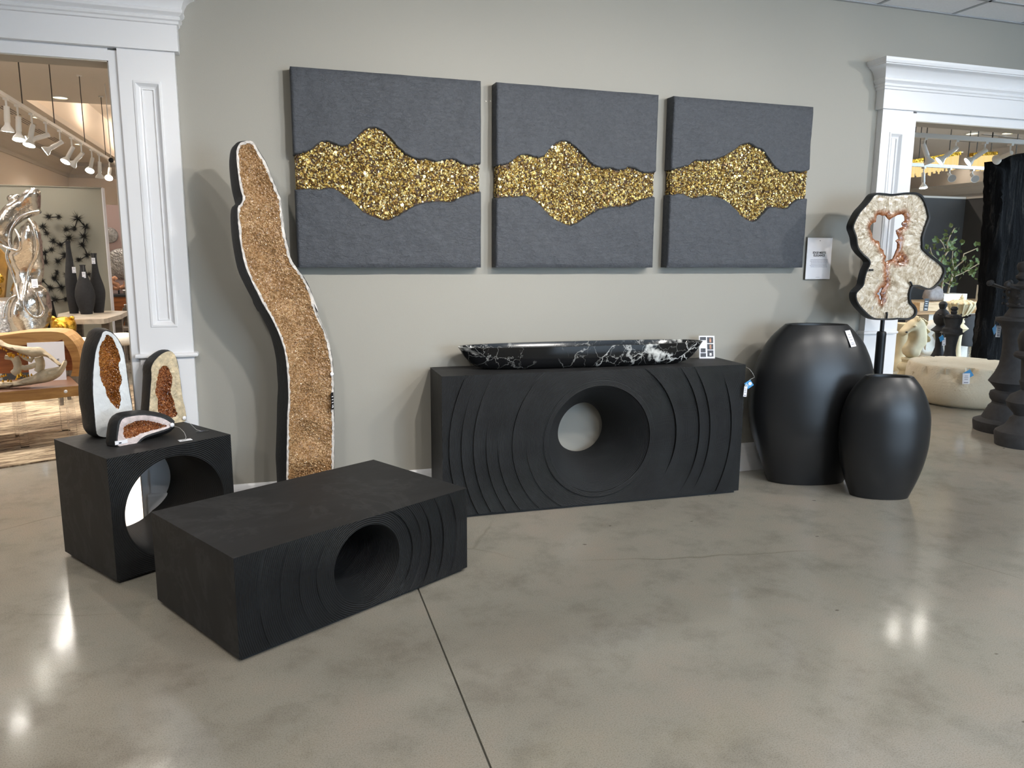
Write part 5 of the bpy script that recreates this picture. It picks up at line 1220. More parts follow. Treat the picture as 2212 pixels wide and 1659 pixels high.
# ceiling fittings of the left room
TXL, TZL = -2.24, 2.92
rail = thing('light_track', 'white suspended track rail carrying the spotlights of the left room', 'light track', (TXL, 7.2, TZL))
MB().box(-.02, .02, -4.8, 3.2, 0, .035).build('rail', MAT['lampw'], rail)
for yy in (3.0, 4.7, 5.95, 7.55, 9.0): MB().tube([(0, yy-7.2, .035), (0, yy-7.2, BZ-TZL)], .006, 6).build('suspension_cable', MAT['cable'], rail)
for yy in (7.55, 9.0, 5.95, 4.7): MB().lathe([(.035, BZ-TZL-.012), (.035, BZ-TZL), ], 12, (0, yy-7.2, 0)).build('ceiling_cup', MAT['lampw'], rail)
lamps = [((38, 240), (0, -.25, -1), 1), ((68, 255), (-.15, -.3, -.9), 1), ((100, 282), (-.8, -.25, -.35), 1), ((130, 300), (-.75, -.15, -.5), 1), ((155, 312), (-.35, -.4, -.8), 1), ((176, 328), (-.5, .2, -.5), 0), ((198, 332), (-.1, -.6, -.8), 1), ((214, 340), (-.1, .2, -.9), 0), ((236, 352), (0, -.7, -.7), 1)]
labs = ['first lit white spotlight on the rail, pointing straight down', 'second lit white spotlight, tilted beside the straight-down one', 'white spotlight turned sideways, its lit face towards the partition', 'white spotlight angled steeply at the far side wall, lit', 'lit white spotlight between two angled ones on the left-room rail', 'unlit open white spotlight on the left-room rail', 'bright white spotlight near the rail end, pointing down', 'unlit white spotlight between the two brightest ones', 'brightest white spotlight, closest to the white casing']
for ((px, py), aim, lit), lab in zip(lamps, labs):
    t_ = ray(px, py); yy = float(CC[1]+t_[1]*((TXL-CC[0])/t_[0])); 
    track_lamp('track_spotlight', lab, (TXL, yy, TZL-.14), (TXL+aim[0], yy+aim[1], TZL-.14+aim[2]), bool(lit), 'left room spotlights', 90 if lit else 0, (1, .92, .82), 100, .95, .14, 1.0)
for yy, lab in ((2.7, 'white spotlight on the rail over the rug front'), (3.5, 'white spotlight on the rail over the wooden bench'), (4.15, 'white spotlight on the rail over the reptile skull')):
    track_lamp('track_spotlight', lab, (TXL, yy, TZL-.10), (TXL-.2, yy+.25, 0), True, 'left room spotlights', 70, (1, .92, .82), 90, .95)
def downlight(px, py, label, power=60, z=None):
    z = z or BZ; P = onz(px, py, z); o = thing('recessed_downlight', label, 'ceiling light', (float(P[0]), float(P[1]), z), 0, 'recessed downlights')
    MB().lathe([(.115, -.001), (.115, -.012), (.10, -.014), (.10, -.004)], 28).build('trim_ring', MAT['lampw'], o); MB().lathe([(.0005, -.006), (.10, -.006)], 28).build('lens', MAT['down'], o)
    if power: spot('downlight_lamp', (P[0], P[1], z-.05), (P[0], P[1], 0), power, (1, .91, .8), 130, 1.0, .1)
for px, py, lab in ((130, 210, 'round recessed ceiling downlight beside the ceiling tray'), (85, 253, 'round recessed downlight behind the second rail cable'), (172, 311, 'far recessed downlight under the ceiling tray edge')): downlight(px, py, lab, 220)
# linear slot vents in the ceiling
for k, (px, py) in enumerate(((20, 238), (55, 262), (88, 285), (120, 302))):
    P = onz(px, py, BZ); o = thing('slot_vent', 'linear black slot vent in the left-room ceiling beside the rail', 'ceiling vent', (float(P[0]), float(P[1]), BZ), 0, 'linear ceiling vents')
    MB().box(-.10, .10, -.45, .45, -.006, 0).build('vent_frame', MAT['warmc'], o)
    for x in (-.06, 0, .06): MB().box(x-.012, x+.012, -.42, .42, -.0075, -.006).build('slot', MAT['frame'], o)
P = ony(240, 346, 8.0); o = thing('dome_camera', 'small black dome camera on the ceiling near the pilaster', 'camera', (float(P[0]), 8.0, float(P[2])))
tag(o); b = MB(); b.ball((0, 0, 0), .035, 12, 8); b.build('dome', MAT['matte'], o, smooth=60); MB().lathe([(.006, 0), (.006, BZ-float(P[2]))], 8).build('drop_rod', MAT['lampw'], o)
# ------------------------------------------------------------------ right room
# dark partition walls (back run and a return coming forward) with a pale cap
zq = 2.42; pc = onz(2087, 426, zq); XC, YC = float(pc[0]), float(pc[1])
dp = st(MB().box(5.2, XC+.12, YC, YC+.12, 0, zq-.03).build('wall_partition_dark', MAT['partd'])); dp2 = st(MB().box(XC, XC+.12, YC-2.6, YC, 0, zq-.03).build('wall_partition_side', MAT['partd']))
MB().box(5.19, XC+.13, YC-.012, YC+.132, zq-.03, zq).build('cap_rail', MAT['soff'], dp); MB().box(XC-.012, XC+.132, YC-2.6, YC-.012, zq-.03, zq).build('cap_rail', MAT['soff'], dp2)
# dropped beam with crown behind the partition, warm wall above it
XB = 15.0
st(MB().box(XB, XB+.3, 2.0, 19, 2.55, 3.1).build('trim_5', MAT['soff']))
crown_run('trim_6', (XB, 2.0), (XB, 19), (-1, 0), 3.1, MAT['soff'], 1.3); crown_run('trim_7', (XB, 2.0), (XB, 19), (-1, 0), 2.78, MAT['soff'], .7)
st(MB().box(XB+.3, XB+.4, 2.0, 19, 0, BZ+1.3).build('wall_warm_right', MAT['warmw']))
# glowing fringe chandeliers in the far bay
for (pxs, pys, pxe, lab, nn) in ((1962, 354, 2071, 'long glowing gold fringe chandelier beyond the spotlight rails', 40), (2098, 338, 2150, 'second glowing gold fringe chandelier behind the black petrified slab', 24)):
    Yd = 6.6; a = ony(pxs, pys, Yd); e = ony(pxe, 335, Yd); o = thing('fringe_chandelier', lab, 'chandelier', (float(a[0]), Yd, float(a[2])))
    L_ = float(e[0]-a[0]); dz = float(e[2]-a[2]); rnd = random.Random(nn)
    MB().add([(0, -.05, 0), (L_, -.05, dz), (L_, .05, dz), (0, .05, 0), (0, -.05, .06), (L_, -.05, dz+.06), (L_, .05, dz+.06), (0, .05, .06)], [(0,3,2,1),(4,5,6,7),(0,1,5,4),(1,2,6,5),(2,3,7,6),(3,0,4,7)]).build('frame', MAT['goldm'], o)
    for k in range(nn):
        x = L_*(k+.5)/nn; z = dz*(k+.5)/nn; h = .24-.06*abs(k/nn-.5)+rnd.uniform(-.04, .04)
        b = MB(); b.box(x-.45*L_/nn, x+.45*L_/nn, -.02+rnd.uniform(-.03, .03), .02, z-h, z); b.build('glass_fringe', MAT['chand'], o)
    for x, z in ((.2*L_, .2*dz), (.8*L_, .8*dz)): MB().tube([(x, 0, z+.06), (x, 0, BZ-a[2])], .008, 6).build('hanging_rod', MAT['cable'], o)
# two spotlight rails
def rail_x(label, y, z, x0, x1, drops):
    o = thing('light_track', label, 'light track', ((x0+x1)/2, y, z)); h = (x1-x0)/2
    MB().box(-h, h, -.02, .02, 0, .04).build('rail', MAT['lampw'], o)
    for d in drops: MB().tube([(d-(x0+x1)/2, 0, .04), (d-(x0+x1)/2, 0, BZ-z)], .006, 6).build('suspension_cable', MAT['cable'], o)
def at_y(px, py, Y): return ony(px, py, Y)
Y1 = 1.3; zr = float(at_y(2115, 306, Y1)[2]); rail_x('white suspended rail over the stone table, nearer the opening', Y1, zr, 5.0, 9.6, (5.55, 5.72, 6.65, 8.4))
SL = (.11455, 1960, 255)
def lampx(cx, cy, Y, aim, lit, lab, zrail, power=0):
    P = at_y(SL[1]+SL[0]*cx, SL[2]+SL[0]*cy, Y); hang = max(.06, zrail-float(P[2]))
    track_lamp('track_spotlight', lab, (float(P[0]), Y, float(P[2])), aim(P), lit, 'right room spotlights', power, (1, .9, .78), 80, .78, hang)
lampx(310, 530, Y1, lambda P: (P[0]+.12, Y1-.05, P[2]-.3), False, 'unlit white spotlight hanging beside the white casing, pointing down', zr)
lampx(900, 580, Y1, lambda P: (P[0]-.40, Y1+.25, P[2]-.42), True, 'lit white spotlight tilted in front of the gold chandelier', zr, 35)
lampx(1450, 625, Y1, lambda P: (P[0]-.42, Y1+.24, P[2]-.36), True, 'lit white spotlight tilted, nearer the black petrified slab', zr, 35)
lampx(1930, 670, Y1, lambda P: (P[0]+.1, Y1+.6, P[2]-.15), False, 'unlit white spotlight seen end-on above the black petrified slab', zr)
Y2 = 3.3; zr2 = float(at_y(2060, 364, Y2)[2]); rail_x('thin white suspended rail further back, below the chandeliers', Y2, zr2, 6.5, 11.5, (7.9, 8.6, 9.4))
lampx(300, 1070, Y2, lambda P: (P[0]-.02, Y2-.06, P[2]-.3), True, 'lit white spotlight on the back rail pointing straight down', zr2, 60)
lampx(790, 1065, Y2, lambda P: (P[0]-.30, Y2-.45, P[2]-.22), False, 'white ring-faced spotlight on the back rail in the middle', zr2)
lampx(1220, 1075, Y2, lambda P: (P[0]-.30, Y2-.45, P[2]-.22), False, 'white ring-faced spotlight on the back rail near the black slab', zr2)
for px, py, lab in ((2100, 288, 'round recessed downlight above the spotlight rails'), (2070, 328, 'round recessed downlight just above the gold chandelier'), (2178, 287, 'far recessed downlight at the ceiling edge on the right')): downlight(px, py, lab, 20 if px == 2070 else 240)
for k, (px, py) in enumerate(((2145, 292), (2085, 305), (2180, 297))):
    P = onz(px, py, BZ); o = thing('slot_vent', 'thin dark slot vent in the right-room ceiling over the rails', 'ceiling vent', (float(P[0]), float(P[1]), BZ), 0, 'right room ceiling vents'); MB().box(-.3, .3, -.05, .05, -.006, 0).build('vent_frame', MAT['warmc'], o); MB().box(-.28, .28, -.02, .02, -.008, -.006).build('slot', MAT['frame'], o)

# round cream cast-stone coffee table
ft = onz(2085, 884); sl = onz(1985, 852); ZT2 = .42
tA, tB = onz(1981, 784, ZT2), onz(2180, 778, ZT2); cen = np.array([6.88, 1.53, 0]); rad = .545
stt = thing('cast_stone_table', 'round chipped cream cast-stone coffee table in the right room', 'coffee table', tuple(cen))
b = MB(); n = 200; prof = [(.70, 0), (.82, .03), (.93, .10), (.985, .19), (1.0, .28), (.995, .32), (.99, .35), (.98, .38), (.965, .405), (.95, .414), (.93, .42), (.88, .42), (.8, .42), (.6, .42), (0.001, .42)]
vs = []; fs = []
for (r, z) in prof:
    for k in range(n):
        a = 2*PI*k/n; ca, sa = math.cos(a), math.sin(a); q = rad*r*(1+.02*nz(ca, sa, 0, 1.5))
        chip = max(0, nz(ca*2, sa*2, z*3, 2.4)-.22)+.5*max(0, nz(ca*5, sa*5, z*6, 2.0, 3)-.25) if .3 < z and r > .87 else 0
        q -= .13*chip; zz = z-.10*chip*(1 if z > .38 else .3)
        vs.append((q*ca, q*sa, zz))
for i in range(len(prof)-1):
    for k in range(n): k2 = (k+1) % n; fs.append((i*n+k, i*n+k2, (i+1)*n+k2, (i+1)*n+k))
fs.append(tuple(range(n-1, -1, -1)))
b.add(vs, fs); b.build('stone_body', MAT['stone'], stt, smooth=40)
# tag hanging on the stone table
P = onp(2087, 818, cen+np.array([-.445, -.376, .3]), np.array([-.77, -.64, 0])); hang_tag('price_tag', 'white price tag on the side of the cream stone table', P, .065, .105, 'paper', -.5, .05, 3)
P = onp(2091, 809, cen+np.array([-.425, -.36, .33]), np.array([-.77, -.64, 0])); hang_tag('blue_tag', 'blue paper tag behind the white one on cream stone table', P, .08, .07, 'blue', -.5, .6, 0)

# ---- chess pieces
def lathe_piece(parent, name, prof, mat, n=40, lean=0.0): return MB().lathe(prof, n).build(name, MAT[mat], parent, smooth=35)
def prof_from(pts, axis, k, s, ybase): 
    y0_ = min(c for a, c in pts); q = [(max((axis-.11*(c-y0_)-a)*k/s, .0008), (ybase-c)*k/s) for a, c in pts]; return q
def crown_spikes(parent, n, r0, r1, z0, z1, mat, ball=.02, w=.07):
    for i in range(n):
        a = 2*PI*i/n+.25; d = np.array([math.cos(a), math.sin(a), 0]); t = np.array([-d[1], d[0], 0])
        b = MB(); b.add([d*r0-t*w+np.array([0, 0, z0]), d*r0+t*w+np.array([0, 0, z0]), d*r1+t*.012+np.array([0, 0, z1]), d*r1-t*.012+np.array([0, 0, z1]), d*(r0-.04)-t*w+np.array([0, 0, z0-.01]), d*(r0-.04)+t*w+np.array([0, 0, z0-.01]), d*(r1-.01)+t*.012+np.array([0, 0, z1-.025]), d*(r1-.01)-t*.012+np.array([0, 0, z1-.025])], [(0,1,2,3),(4,7,6,5),(0,3,7,4),(1,5,6,2),(3,2,6,7),(0,4,5,1)]); b.ball(d*(r1+.01)+np.array([0, 0, z1]), ball, 10, 7); b.build('crown_point', MAT[mat], parent, smooth=40)
Q7 = .2652
# big black queen
Pq = onz(2170, 930); s = CF/depth((Pq[0], Pq[1], .7))
qn = thing('giant_chess_queen', 'giant charcoal chess queen, tallest piece, beside the giant pawn', 'chess piece', (float(Pq[0]), float(Pq[1]), 0))
axis, yb = 455, 1490
pts = [(75,1490),(72,1432),(76,1410),(135,1385),(165,1330),(182,1300),(186,1288),(212,1262),(215,1248),(200,1225),(195,1195),(205,1165),(240,1150),(238,1140),(212,1105),(190,1080),(236,1010),(268,940),(288,850),(298,750),(294,650),(284,612),(255,590),(248,575),(258,556),(308,545),(316,528),(342,490),(348,478),(330,462),(332,448),(344,440),(336,400),(322,360),(330,300),(400,285),(418,262),(394,240),(393,222),(412,205),(418,190),(404,165),(402,140),(412,118),(440,106),(455,104)]
# waist ring radii follow the photographed outline
lathe_piece(qn, 'turned_body', prof_from(pts, axis, Q7, s, yb), 'chess', 48)
zc_ = (yb-330)*Q7/s; crown_spikes(qn, 8, (axis-24-330)*Q7/s, (axis-19-212)*Q7/s, zc_, (yb-282)*Q7/s, 'chess', .025, .06)
for i in range(8):
    a = 2*PI*i/8+.64
    for j in range(3): b = MB(); b.ball((math.cos(a)*.118, math.sin(a)*.118, zc_-.02-.05*j), .013, 8, 6); b.build('crown_bead', MAT['chess'], qn, smooth=60)
# big black pawn
Pp = onz(2201, 962); s = CF/depth((Pp[0], Pp[1], .5))
pn = thing('giant_chess_pawn', 'giant charcoal chess pawn standing in front of the giant queen', 'chess piece', (float(Pp[0]), float(Pp[1]), 0))
axis, yb = 522, 1600
pts = [(240,1600),(238,1500),(246,1482),(308,1440),(342,1392),(350,1372),(380,1345),(378,1335),(332,1275),(325,1235),(356,1182),(434,1135),(430,1120),(420,1065),(432,1045),(436,890),(388,868),(383,850),(392,830),(424,815),(418,770),(412,730),(425,680),(458,640),(522,622)]
lathe_piece(pn, 'turned_body', prof_from(pts, axis, Q7, s, yb), 'chess', 48)
Q6 = .1206
# black bishop-like piece
Yb = 2.7; Pb_ = floor_at(2027, Yb); s = CF/depth((Pb_[0], Yb, .7)); yb = 620
def pz(cy, px, Y): return float(ony(px, 620+Q6*cy, Y)[2])
bi = thing('black_chess_pawn', 'black ball-topped chess piece standing behind the stone table', 'chess piece', tuple(Pb_))
pts = [(895,250),(865,258),(838,275),(818,305),(822,350),(832,392),(800,420),(765,455),(732,520),(724,580),(738,640),(772,685),(742,718),(680,772),(690,785),(728,800),(750,820),(756,950),(742,1080),(704,1180),(655,1260),(640,1330),(660,1345),(640,1400),(600,1430),(590,1500)]
zz_ = [pz(c, 2034-.035*c*Q6, Yb) for a, c in pts]; k0 = zz_[-1]; prof = [(abs(895-.055*(c-250)*1-a)*Q6/s if c > 260 else .001, z) for (a, c), z in zip(pts, zz_)]
prof = [(max(.001, (895-.105*(c-250)-a))*Q6/s if c > 255 else .001, max(z, 0)) for (a, c), z in zip(pts, zz_)]; prof = [q for q in prof if q[1] > .02]+[(prof[-1][0]+.02, .02), (prof[-1][0]+.02, 0)]
lathe_piece(bi, 'turned_body', prof[::-1], 'chess')
# small black queen
Yq = 2.3; Pq2 = floor_at(2052, Yq); s = CF/depth((Pq2[0], Yq, .7))
q2_ = thing('black_chess_queen', 'black flare-crowned chess queen with tags behind the stone table', 'chess piece', tuple(Pq2))
hw = [(345, 2), (352, 40), (390, 62), (428, 40), (445, 52), (465, 50), (485, 45), (500, 110), (560, 150), (620, 145), (690, 118), (720, 125), (745, 160), (800, 165), (815, 190), (830, 192), (850, 140), (870, 120), (950, 105), (1050, 90), (1130, 88), (1200, 98), (1260, 115), (1330, 140), (1360, 150), (1400, 150), (1440, 185), (1500, 190)]
prof = [(r*Q6/s, max(.0, pz(c, 2062, Yq))) for c, r in hw]; prof = [q for q in prof if q[1] > .02]+[(prof[-1][0], .0)]
lathe_piece(q2_, 'turned_body', prof[::-1], 'chess'); crown_spikes(q2_, 7, 130*Q6/s, 235*Q6/s, pz(545, 2060, Yq), pz(505, 2060, Yq), 'chess', .012, .05)
P = ony(2034, 731, Yq-.062); hang_tag('blue_tag', 'blue paper tag hanging on the black flare-crowned queen', P, .06, .06, 'blue', 0, .5, 0, strlen=.05)
P = ony(2039, 738, Yq-.060); hang_tag('price_tag', 'white price tag hanging on the black flare-crowned queen', P, .05, .09, 'paper', 0, .1, 2, strlen=.05)
# cream king with a big crown
Yk = 3.12; Pk = floor_at(2066, Yk); s = CF/depth((Pk[0], Yk, .8))
kg = thing('cream_chess_king', 'cream chess king with a domed beaded crown behind the black pieces', 'chess piece', tuple(Pk))
hw = [(130, 2), (150, 14), (175, 22), (190, 40), (200, 22), (215, 45), (232, 50), (238, 120), (262, 185), (300, 218), (330, 212), (380, 190), (430, 160), (470, 135), (500, 120), (580, 60), (600, 80), (630, 85), (655, 70), (690, 110), (738, 155), (745, 150), (790, 95), (820, 70), (900, 62), (1000, 60), (1100, 62), (1200, 75), (1260, 90), (1350, 130), (1400, 160), (1450, 170)]
kx_ = [max(.0, pz(c, 2078, Yk)) for c, r in hw]; prof = [(r*Q6/s, z) for (c, r), z in zip(hw, kx_)]; prof = [q for q in prof if q[1] > .02]+[(prof[-1][0], .0)]
lathe_piece(kg, 'turned_body', prof[::-1], 'bone2')
for i in range(14):
    a = 2*PI*i/14; r_ = 214*Q6/s; b = MB(); b.ball((math.cos(a)*r_, math.sin(a)*r_, pz(292, 2078, Yk)), .022, 8, 6); b.build('crown_bead', MAT['bone2'], kg, smooth=60)
    b = MB(); b.tube([(math.cos(a)*rr*Q6/s, math.sin(a)*rr*Q6/s, pz(c, 2078, Yk)) for c, rr in ((480, 132), (400, 184), (330, 214), (280, 206), (240, 130))], .010, 6); b.build('crown_rib', MAT['bone2'], kg, smooth=60)
# cream knight (horse head)
Yh = 3.05; hx = float(ony(1966, 760, Yh)[0]); Hs = (.1206, 1930, 620)
kn = thing('cream_chess_knight', 'cream horse-head chess knight beside the stone table', 'chess piece', (hx, Yh, 0))
ol = crop([(115,820),(125,780),(160,745),(190,720),(240,660),(300,600),(355,575),(372,525),(395,505),(425,520),(470,540),(520,590),(545,680),(560,780),(565,900),(560,1000),(540,1040),(480,1100),(445,1160),(425,1265),(235,1265),(205,1215),(182,1150),(190,1080),(240,1020),(288,960),(300,880),(298,822),(270,815),(225,838),(175,890),(132,880)], *Hs)
b = inflate(px_poly(ol, Yh, hx, 0), .085, .025, 9); b.build('horse_head', MAT['bone2'], kn, smooth=70)
mane = crop([(400,510),(450,515),(520,545),(560,600),(590,650),(560,660),(605,720),(575,730),(622,800),(590,815),(635,880),(600,900),(640,985),(600,1005),(560,990),(550,860),(530,740),(490,620),(430,560)], *Hs)
b = inflate(px_poly(mane, Yh, hx, 0), .075, .018, 10, fold=lambda a, c, d: .022*math.sin(75*c+40*a)); b.build('mane', MAT['bone2'], kn, smooth=60)
ear = crop([(330,600),(365,560),(385,510),(400,560),(395,610)], *Hs); b = inflate(px_poly(ear, Yh, hx, 0), .03, .02, 11); b.v = [(x, y-.07, z) for x, y, z in b.v]; b.build('ear', MAT['bone2'], kn, smooth=60)
for (a, c, r) in ((295, 690, .022), (165, 800, .014)):
    p = px_poly(crop([(a, c)], *Hs), Yh, hx, 0)[0]; b = MB(); b.ball((p[0], -.062 if a < 200 else -.083, p[1]), r, 10, 7, sc=(1.3, .6, .8)); b.build('eye' if a > 200 else 'nostril', MAT['bone2' if a > 200 else 'chess'], kn, smooth=60)
s = CF/depth((hx, Yh, .4)); zt3 = float(ony(1966, 772, Yh)[2])
hw = [(1262, 100), (1290, 110), (1305, 92), (1340, 95), (1370, 140), (1410, 165), (1450, 160), (1490, 120), (1520, 125), (1560, 150)]
prof = [(r*Q6/s, max(0, pz(c, 1964, Yh))) for c, r in hw]; prof = [q for q in prof if q[1] > .015]+[(150*Q6/s, 0)]
b = MB(); b.lathe(prof[::-1], 36, (-.03, 0, 0)); b.build('turned_base', MAT['bone2'], kn, smooth=40)
# cream column pedestal beside the knight
Yp = 3.55; px_ = float(ony(1946, 740, Yp)[0]); s = CF/depth((px_, Yp, .5)); zt4 = float(ony(1946, 698, Yp)[2])
cp = thing('cream_column', 'cream column pedestal behind the horse-head knight', 'pedestal', (px_, Yp, 0))
MB().lathe([(.15, 0), (.15, .10), (.13, .14), (.11, .20), (.11, zt4-.12), (.13, zt4-.08), (.145, zt4-.05), (.145, zt4)], 32).build('shaft', MAT['bone2'], cp, smooth=40)

# console of pale planks with stone blocks and plants
Ym = 3.94; zm1 = float(ony(2000, 650, Ym)[2]); zm0 = float(ony(2000, 668, Ym)[2]); xm0, xm1 = float(ony(1950, 650, Ym)[0]), float(ony(2150, 650, Ym)[0])
cs = thing('plank_console', 'long pale live-edge plank console against the dark partition', 'console table', ((xm0+xm1)/2, Ym, 0)); hm = (xm1-xm0)/2
for k in range(2):
    y0, y1 = (-.30+.30*k, -.005+.30*k); b = MB(); b.box(-hm, hm, y0, y1, zm0, zm1); b.build('plank', MAT['plank'], cs)
MB().box(-hm, hm, -.24, .24, zm0-.05, zm0).build('under_rail', MAT['wood'], cs)
for x in (-hm+.5, hm-.6): MB().box(x-.22, x+.22, -.2, .2, 0, zm0-.05).build('stone_base', MAT['cream'], cs)
P = ony(2001, 658, Ym-.303); hang_tag('price_tag', 'black price tag hanging on the pale plank console', P, .075, .165, 'blackcard', 0, -.05, 3)
P = ony(2016, 638, Ym-.1); b = MB(); gs = thing('grey_stone_block', 'rounded grey stone block standing on the plank console', 'stone', (float(P[0]), Ym-.1, zm1))
hg = float(ony(2016, 619, Ym-.1)[2])-zm1; s = CF/depth(P)
b = inflate([(-.16, 0), (-.17, .08), (-.13, hg-.03), (-.05, hg), (.08, hg+.01), (.13, hg-.03), (.16, .06), (.16, 0)], .07, .03, 12); b.build('stone_body', MAT['grstone'], gs, smooth=50)
# planter with two leafy birch stems
P = ony(2050, 640, Ym-.02); pl_ = thing('potted_birch_branches', 'leafy birch branches in a white planter on the plank console', 'plant', (float(P[0]), Ym, zm1)); ox = float(P[0])
zh = float(ony(2050, 634, Ym)[2])-zm1
MB().box(-.20, .22, -.12, .12, 0, zh).build('planter', MAT['cream'], pl_)
PB_ = (.18087, 1900, 440)
def bp(a, c): q = ony(PB_[1]+PB_[0]*a, PB_[2]+PB_[0]*c, Ym); return np.array([float(q[0])-ox, 0, float(q[2])-zm1])
stems = [[(733,1085),(738,950),(745,800),(760,690),(790,560),(805,470),(850,380),(905,290)], [(812,1085),(845,980),(870,860),(890,790),(960,690),(1040,600),(1150,530)], [(745,800),(710,690),(650,610),(580,525)], [(870,880),(960,830),(1080,790),(1190,715)], [(790,560),(730,470),(690,430)], [(890,790),(870,660),(870,560)], [(745,920),(800,960),(900,990)], [(1040,800),(1110,800),(1180,790)]]
rnd = random.Random(77); tips = []
for k, stp in enumerate(stems):
    q = [bp(*p) for p in stp]; q = [p+np.array([0, rnd.uniform(-.05, .05)*(i > 0), 0]) for i, p in enumerate(q)]
    if k < 2: q[0][2] = zh-.03
    n = len(q); MB().tube(q, [max(.018*(1-.8*i/n), .004) if k < 2 else .006 for i in range(n)], 7).build('stem', MAT['branch'], pl_, smooth=60)
    for i in range(1 if k > 1 else 2, n): tips.append((q[i-1], q[i], .09 if k < 2 else .075))
lm = bpy.data.meshes.new('leaf'); lm.from_pydata([(0, 0, 0), (.018, 0, .02), (.022, -.004, .04), (0, -.010, .07), (-.022, -.004, .04), (-.018, 0, .02), (0, .004, .035)], [], [(0, 1, 6), (1, 2, 6), (2, 3, 6), (3, 4, 6), (4, 5, 6), (5, 0, 6)]); lm.materials.append(MAT['leaf'])
for k in range(190):
    a, e, sp_ = tips[rnd.randrange(len(tips))]; t = rnd.random(); p = a*(1-t)+e*t+np.array([rnd.gauss(0, sp_*.8), rnd.gauss(0, sp_*.8), rnd.gauss(0, sp_*.7)])
    if p[2] < zh+.02 or p[1] > .2: continue
    lf = bpy.data.objects.new('leaf', lm); COL.objects.link(lf); lf.parent = pl_; lf.location = tuple(p); lf.rotation_euler = (rnd.uniform(-.9, .9), rnd.uniform(-1.5, 1.5), rnd.uniform(-1.6, 1.6)); q = rnd.uniform(.7, 1.35); lf.scale = (q, q, q)
P = ony(2117, 635, Ym-.05); tag(MB().box(-.04, .04, -.03, .03, 0, .22).build('white_candle_block', MAT['cream'], loc=(float(P[0]), Ym-.05, zm1)), 'small white block standing beside the black petrified slab', 'block')
# black petrified-wood slab
Ys = 1.95; PS = (.27712, 2000, 320)
so_ = crop([(490,100),(515,105),(520,140),(545,150),(560,85),(620,70),(680,60),(740,45),(800,60),(850,80),(880,300),(900,700),(900,1100),(905,1640),(395,1640),(400,1500),(410,1350),(435,1150),(440,1000),(455,850),(460,690),(470,560),(480,430),(475,330),(490,290),(475,250),(480,190),(488,150)], *PS)
xs_ = float(ony(2180, 700, Ys)[0]); ps = thing('petrified_wood_slab', 'tall black petrified wood slab behind the giant chess queen', 'slab', (xs_, Ys, 0))
q = px_poly(so_, Ys, xs_, 0); q = [(a, c if c > .62 else 0.0) for a, c in q]
q = jag(resample(q, .05), .010, 4); q = [(a, max(c, 0.0) if c > .03 else 0.0) for a, c in q]
V2, F, lp = fill(q, [], .035, 5); dd = dist_poly(V2, q)[0]; b = MB(); n = len(V2)
fr_ = [(.025*nz(a*4, 0, c*.5, 3)+.018*nz(a*12, 0, c*1.2, 2)+.05*min(1, dd_/.06)) for (a, c), dd_ in zip(V2, dd)]
b.add([(a, -.05-h, c) for (a, c), h in zip(V2, fr_)]+[(a, .05, c) for a, c in V2], [tuple(f) for f in F]+[tuple(i+n for i in f[::-1]) for f in F]+[(lp[0][i], lp[0][(i+1) % len(lp[0])], lp[0][(i+1) % len(lp[0])]+n, lp[0][i]+n) for i in range(len(lp[0]))])
b.build('slab_body', MAT['petr'], ps, smooth=50)
P = ony(2134, 430, Ys-.1)
P = onp(2157, 716, Pq-.05*_f, _f); hang_tag('price_tag', 'white price tag hanging on the giant charcoal queen collar', P, .075, .10, 'paper', .25, -.08, 4, strlen=.07)
P = onp(2149, 712, Pq-.04*_f, _f); hang_tag('blue_tag', 'blue paper tag behind the white tag of the giant queen', P, .06, .07, 'blue', .25, .6, 0, strlen=.09)
# swivel chair with a chrome foot, cream ring sculpture behind the chess pieces
Yw = 3.47; q = floor_at(2097, Yw); wc = thing('swivel_chair', 'dark grey swivel chair with a chrome foot behind the stone table', 'chair', tuple(q)); s = CF/depth((q[0], Yw, .5))
z1, z0 = pz(500, 2095, Yw), pz(1060, 2095, Yw)
b = MB(); b.lathe([(.10, z0), (.26, z0+.02), (.29, z0+.10), (.30, (z0+z1)/2), (.28, z1-.05), (.24, z1)], 32, rx=1.0, ry=.5, sup=2.6); b.build('upholstered_shell', MAT['dkfab'], wc, smooth=50)
MB().tube([(0, 0, .02), (0, 0, z0+.02)], .04, 16).build('chrome_post', MAT['chrome'], wc, smooth=50); MB().lathe([(.22, 0), (.22, .012), (.05, .03), (.04, .05)], 32).build('foot_plate', MAT['chrome'], wc, smooth=40)
Yr = 3.42; q = floor_at(2008, Yr); rg = thing('cream_ring_sculpture', 'cream swirling ring sculpture between the knight and black pieces', 'sculpture', tuple(q))
zz1, zz0 = pz(700, 2008, Yr), pz(1190, 2008, Yr); zc2, rr2 = (zz1+zz0)/2, (zz1-zz0)/2
b = MB(); b.tube([(.8*rr2*math.cos(t), .04*math.sin(2*t), zc2+rr2*math.sin(t)) for t in [2*PI*k/36 for k in range(36)]], [.055+.03*math.sin(2*PI*k/36) for k in range(36)], 12, closed=True); b.build('ring', MAT['cream'], rg, smooth=60)
MB().lathe([(.16, 0), (.16, .05), (.12, .08), (.1, max(.1, zc2-rr2-.03))], 28).build('ring_base', MAT['cream'], rg, smooth=40)
tr = tag(MB().box(-1.5, 7.2, -2.92, -2.88, 3.02, 3.05).box(-1.5, -1.47, -2.92, -2.88, 3.05, 3.165).box(7.17, 7.2, -2.92, -2.88, 3.05, 3.165).build('light_track', MAT['lampw']), 'long white track rail under the tile ceiling facing the relief panels', 'light track')
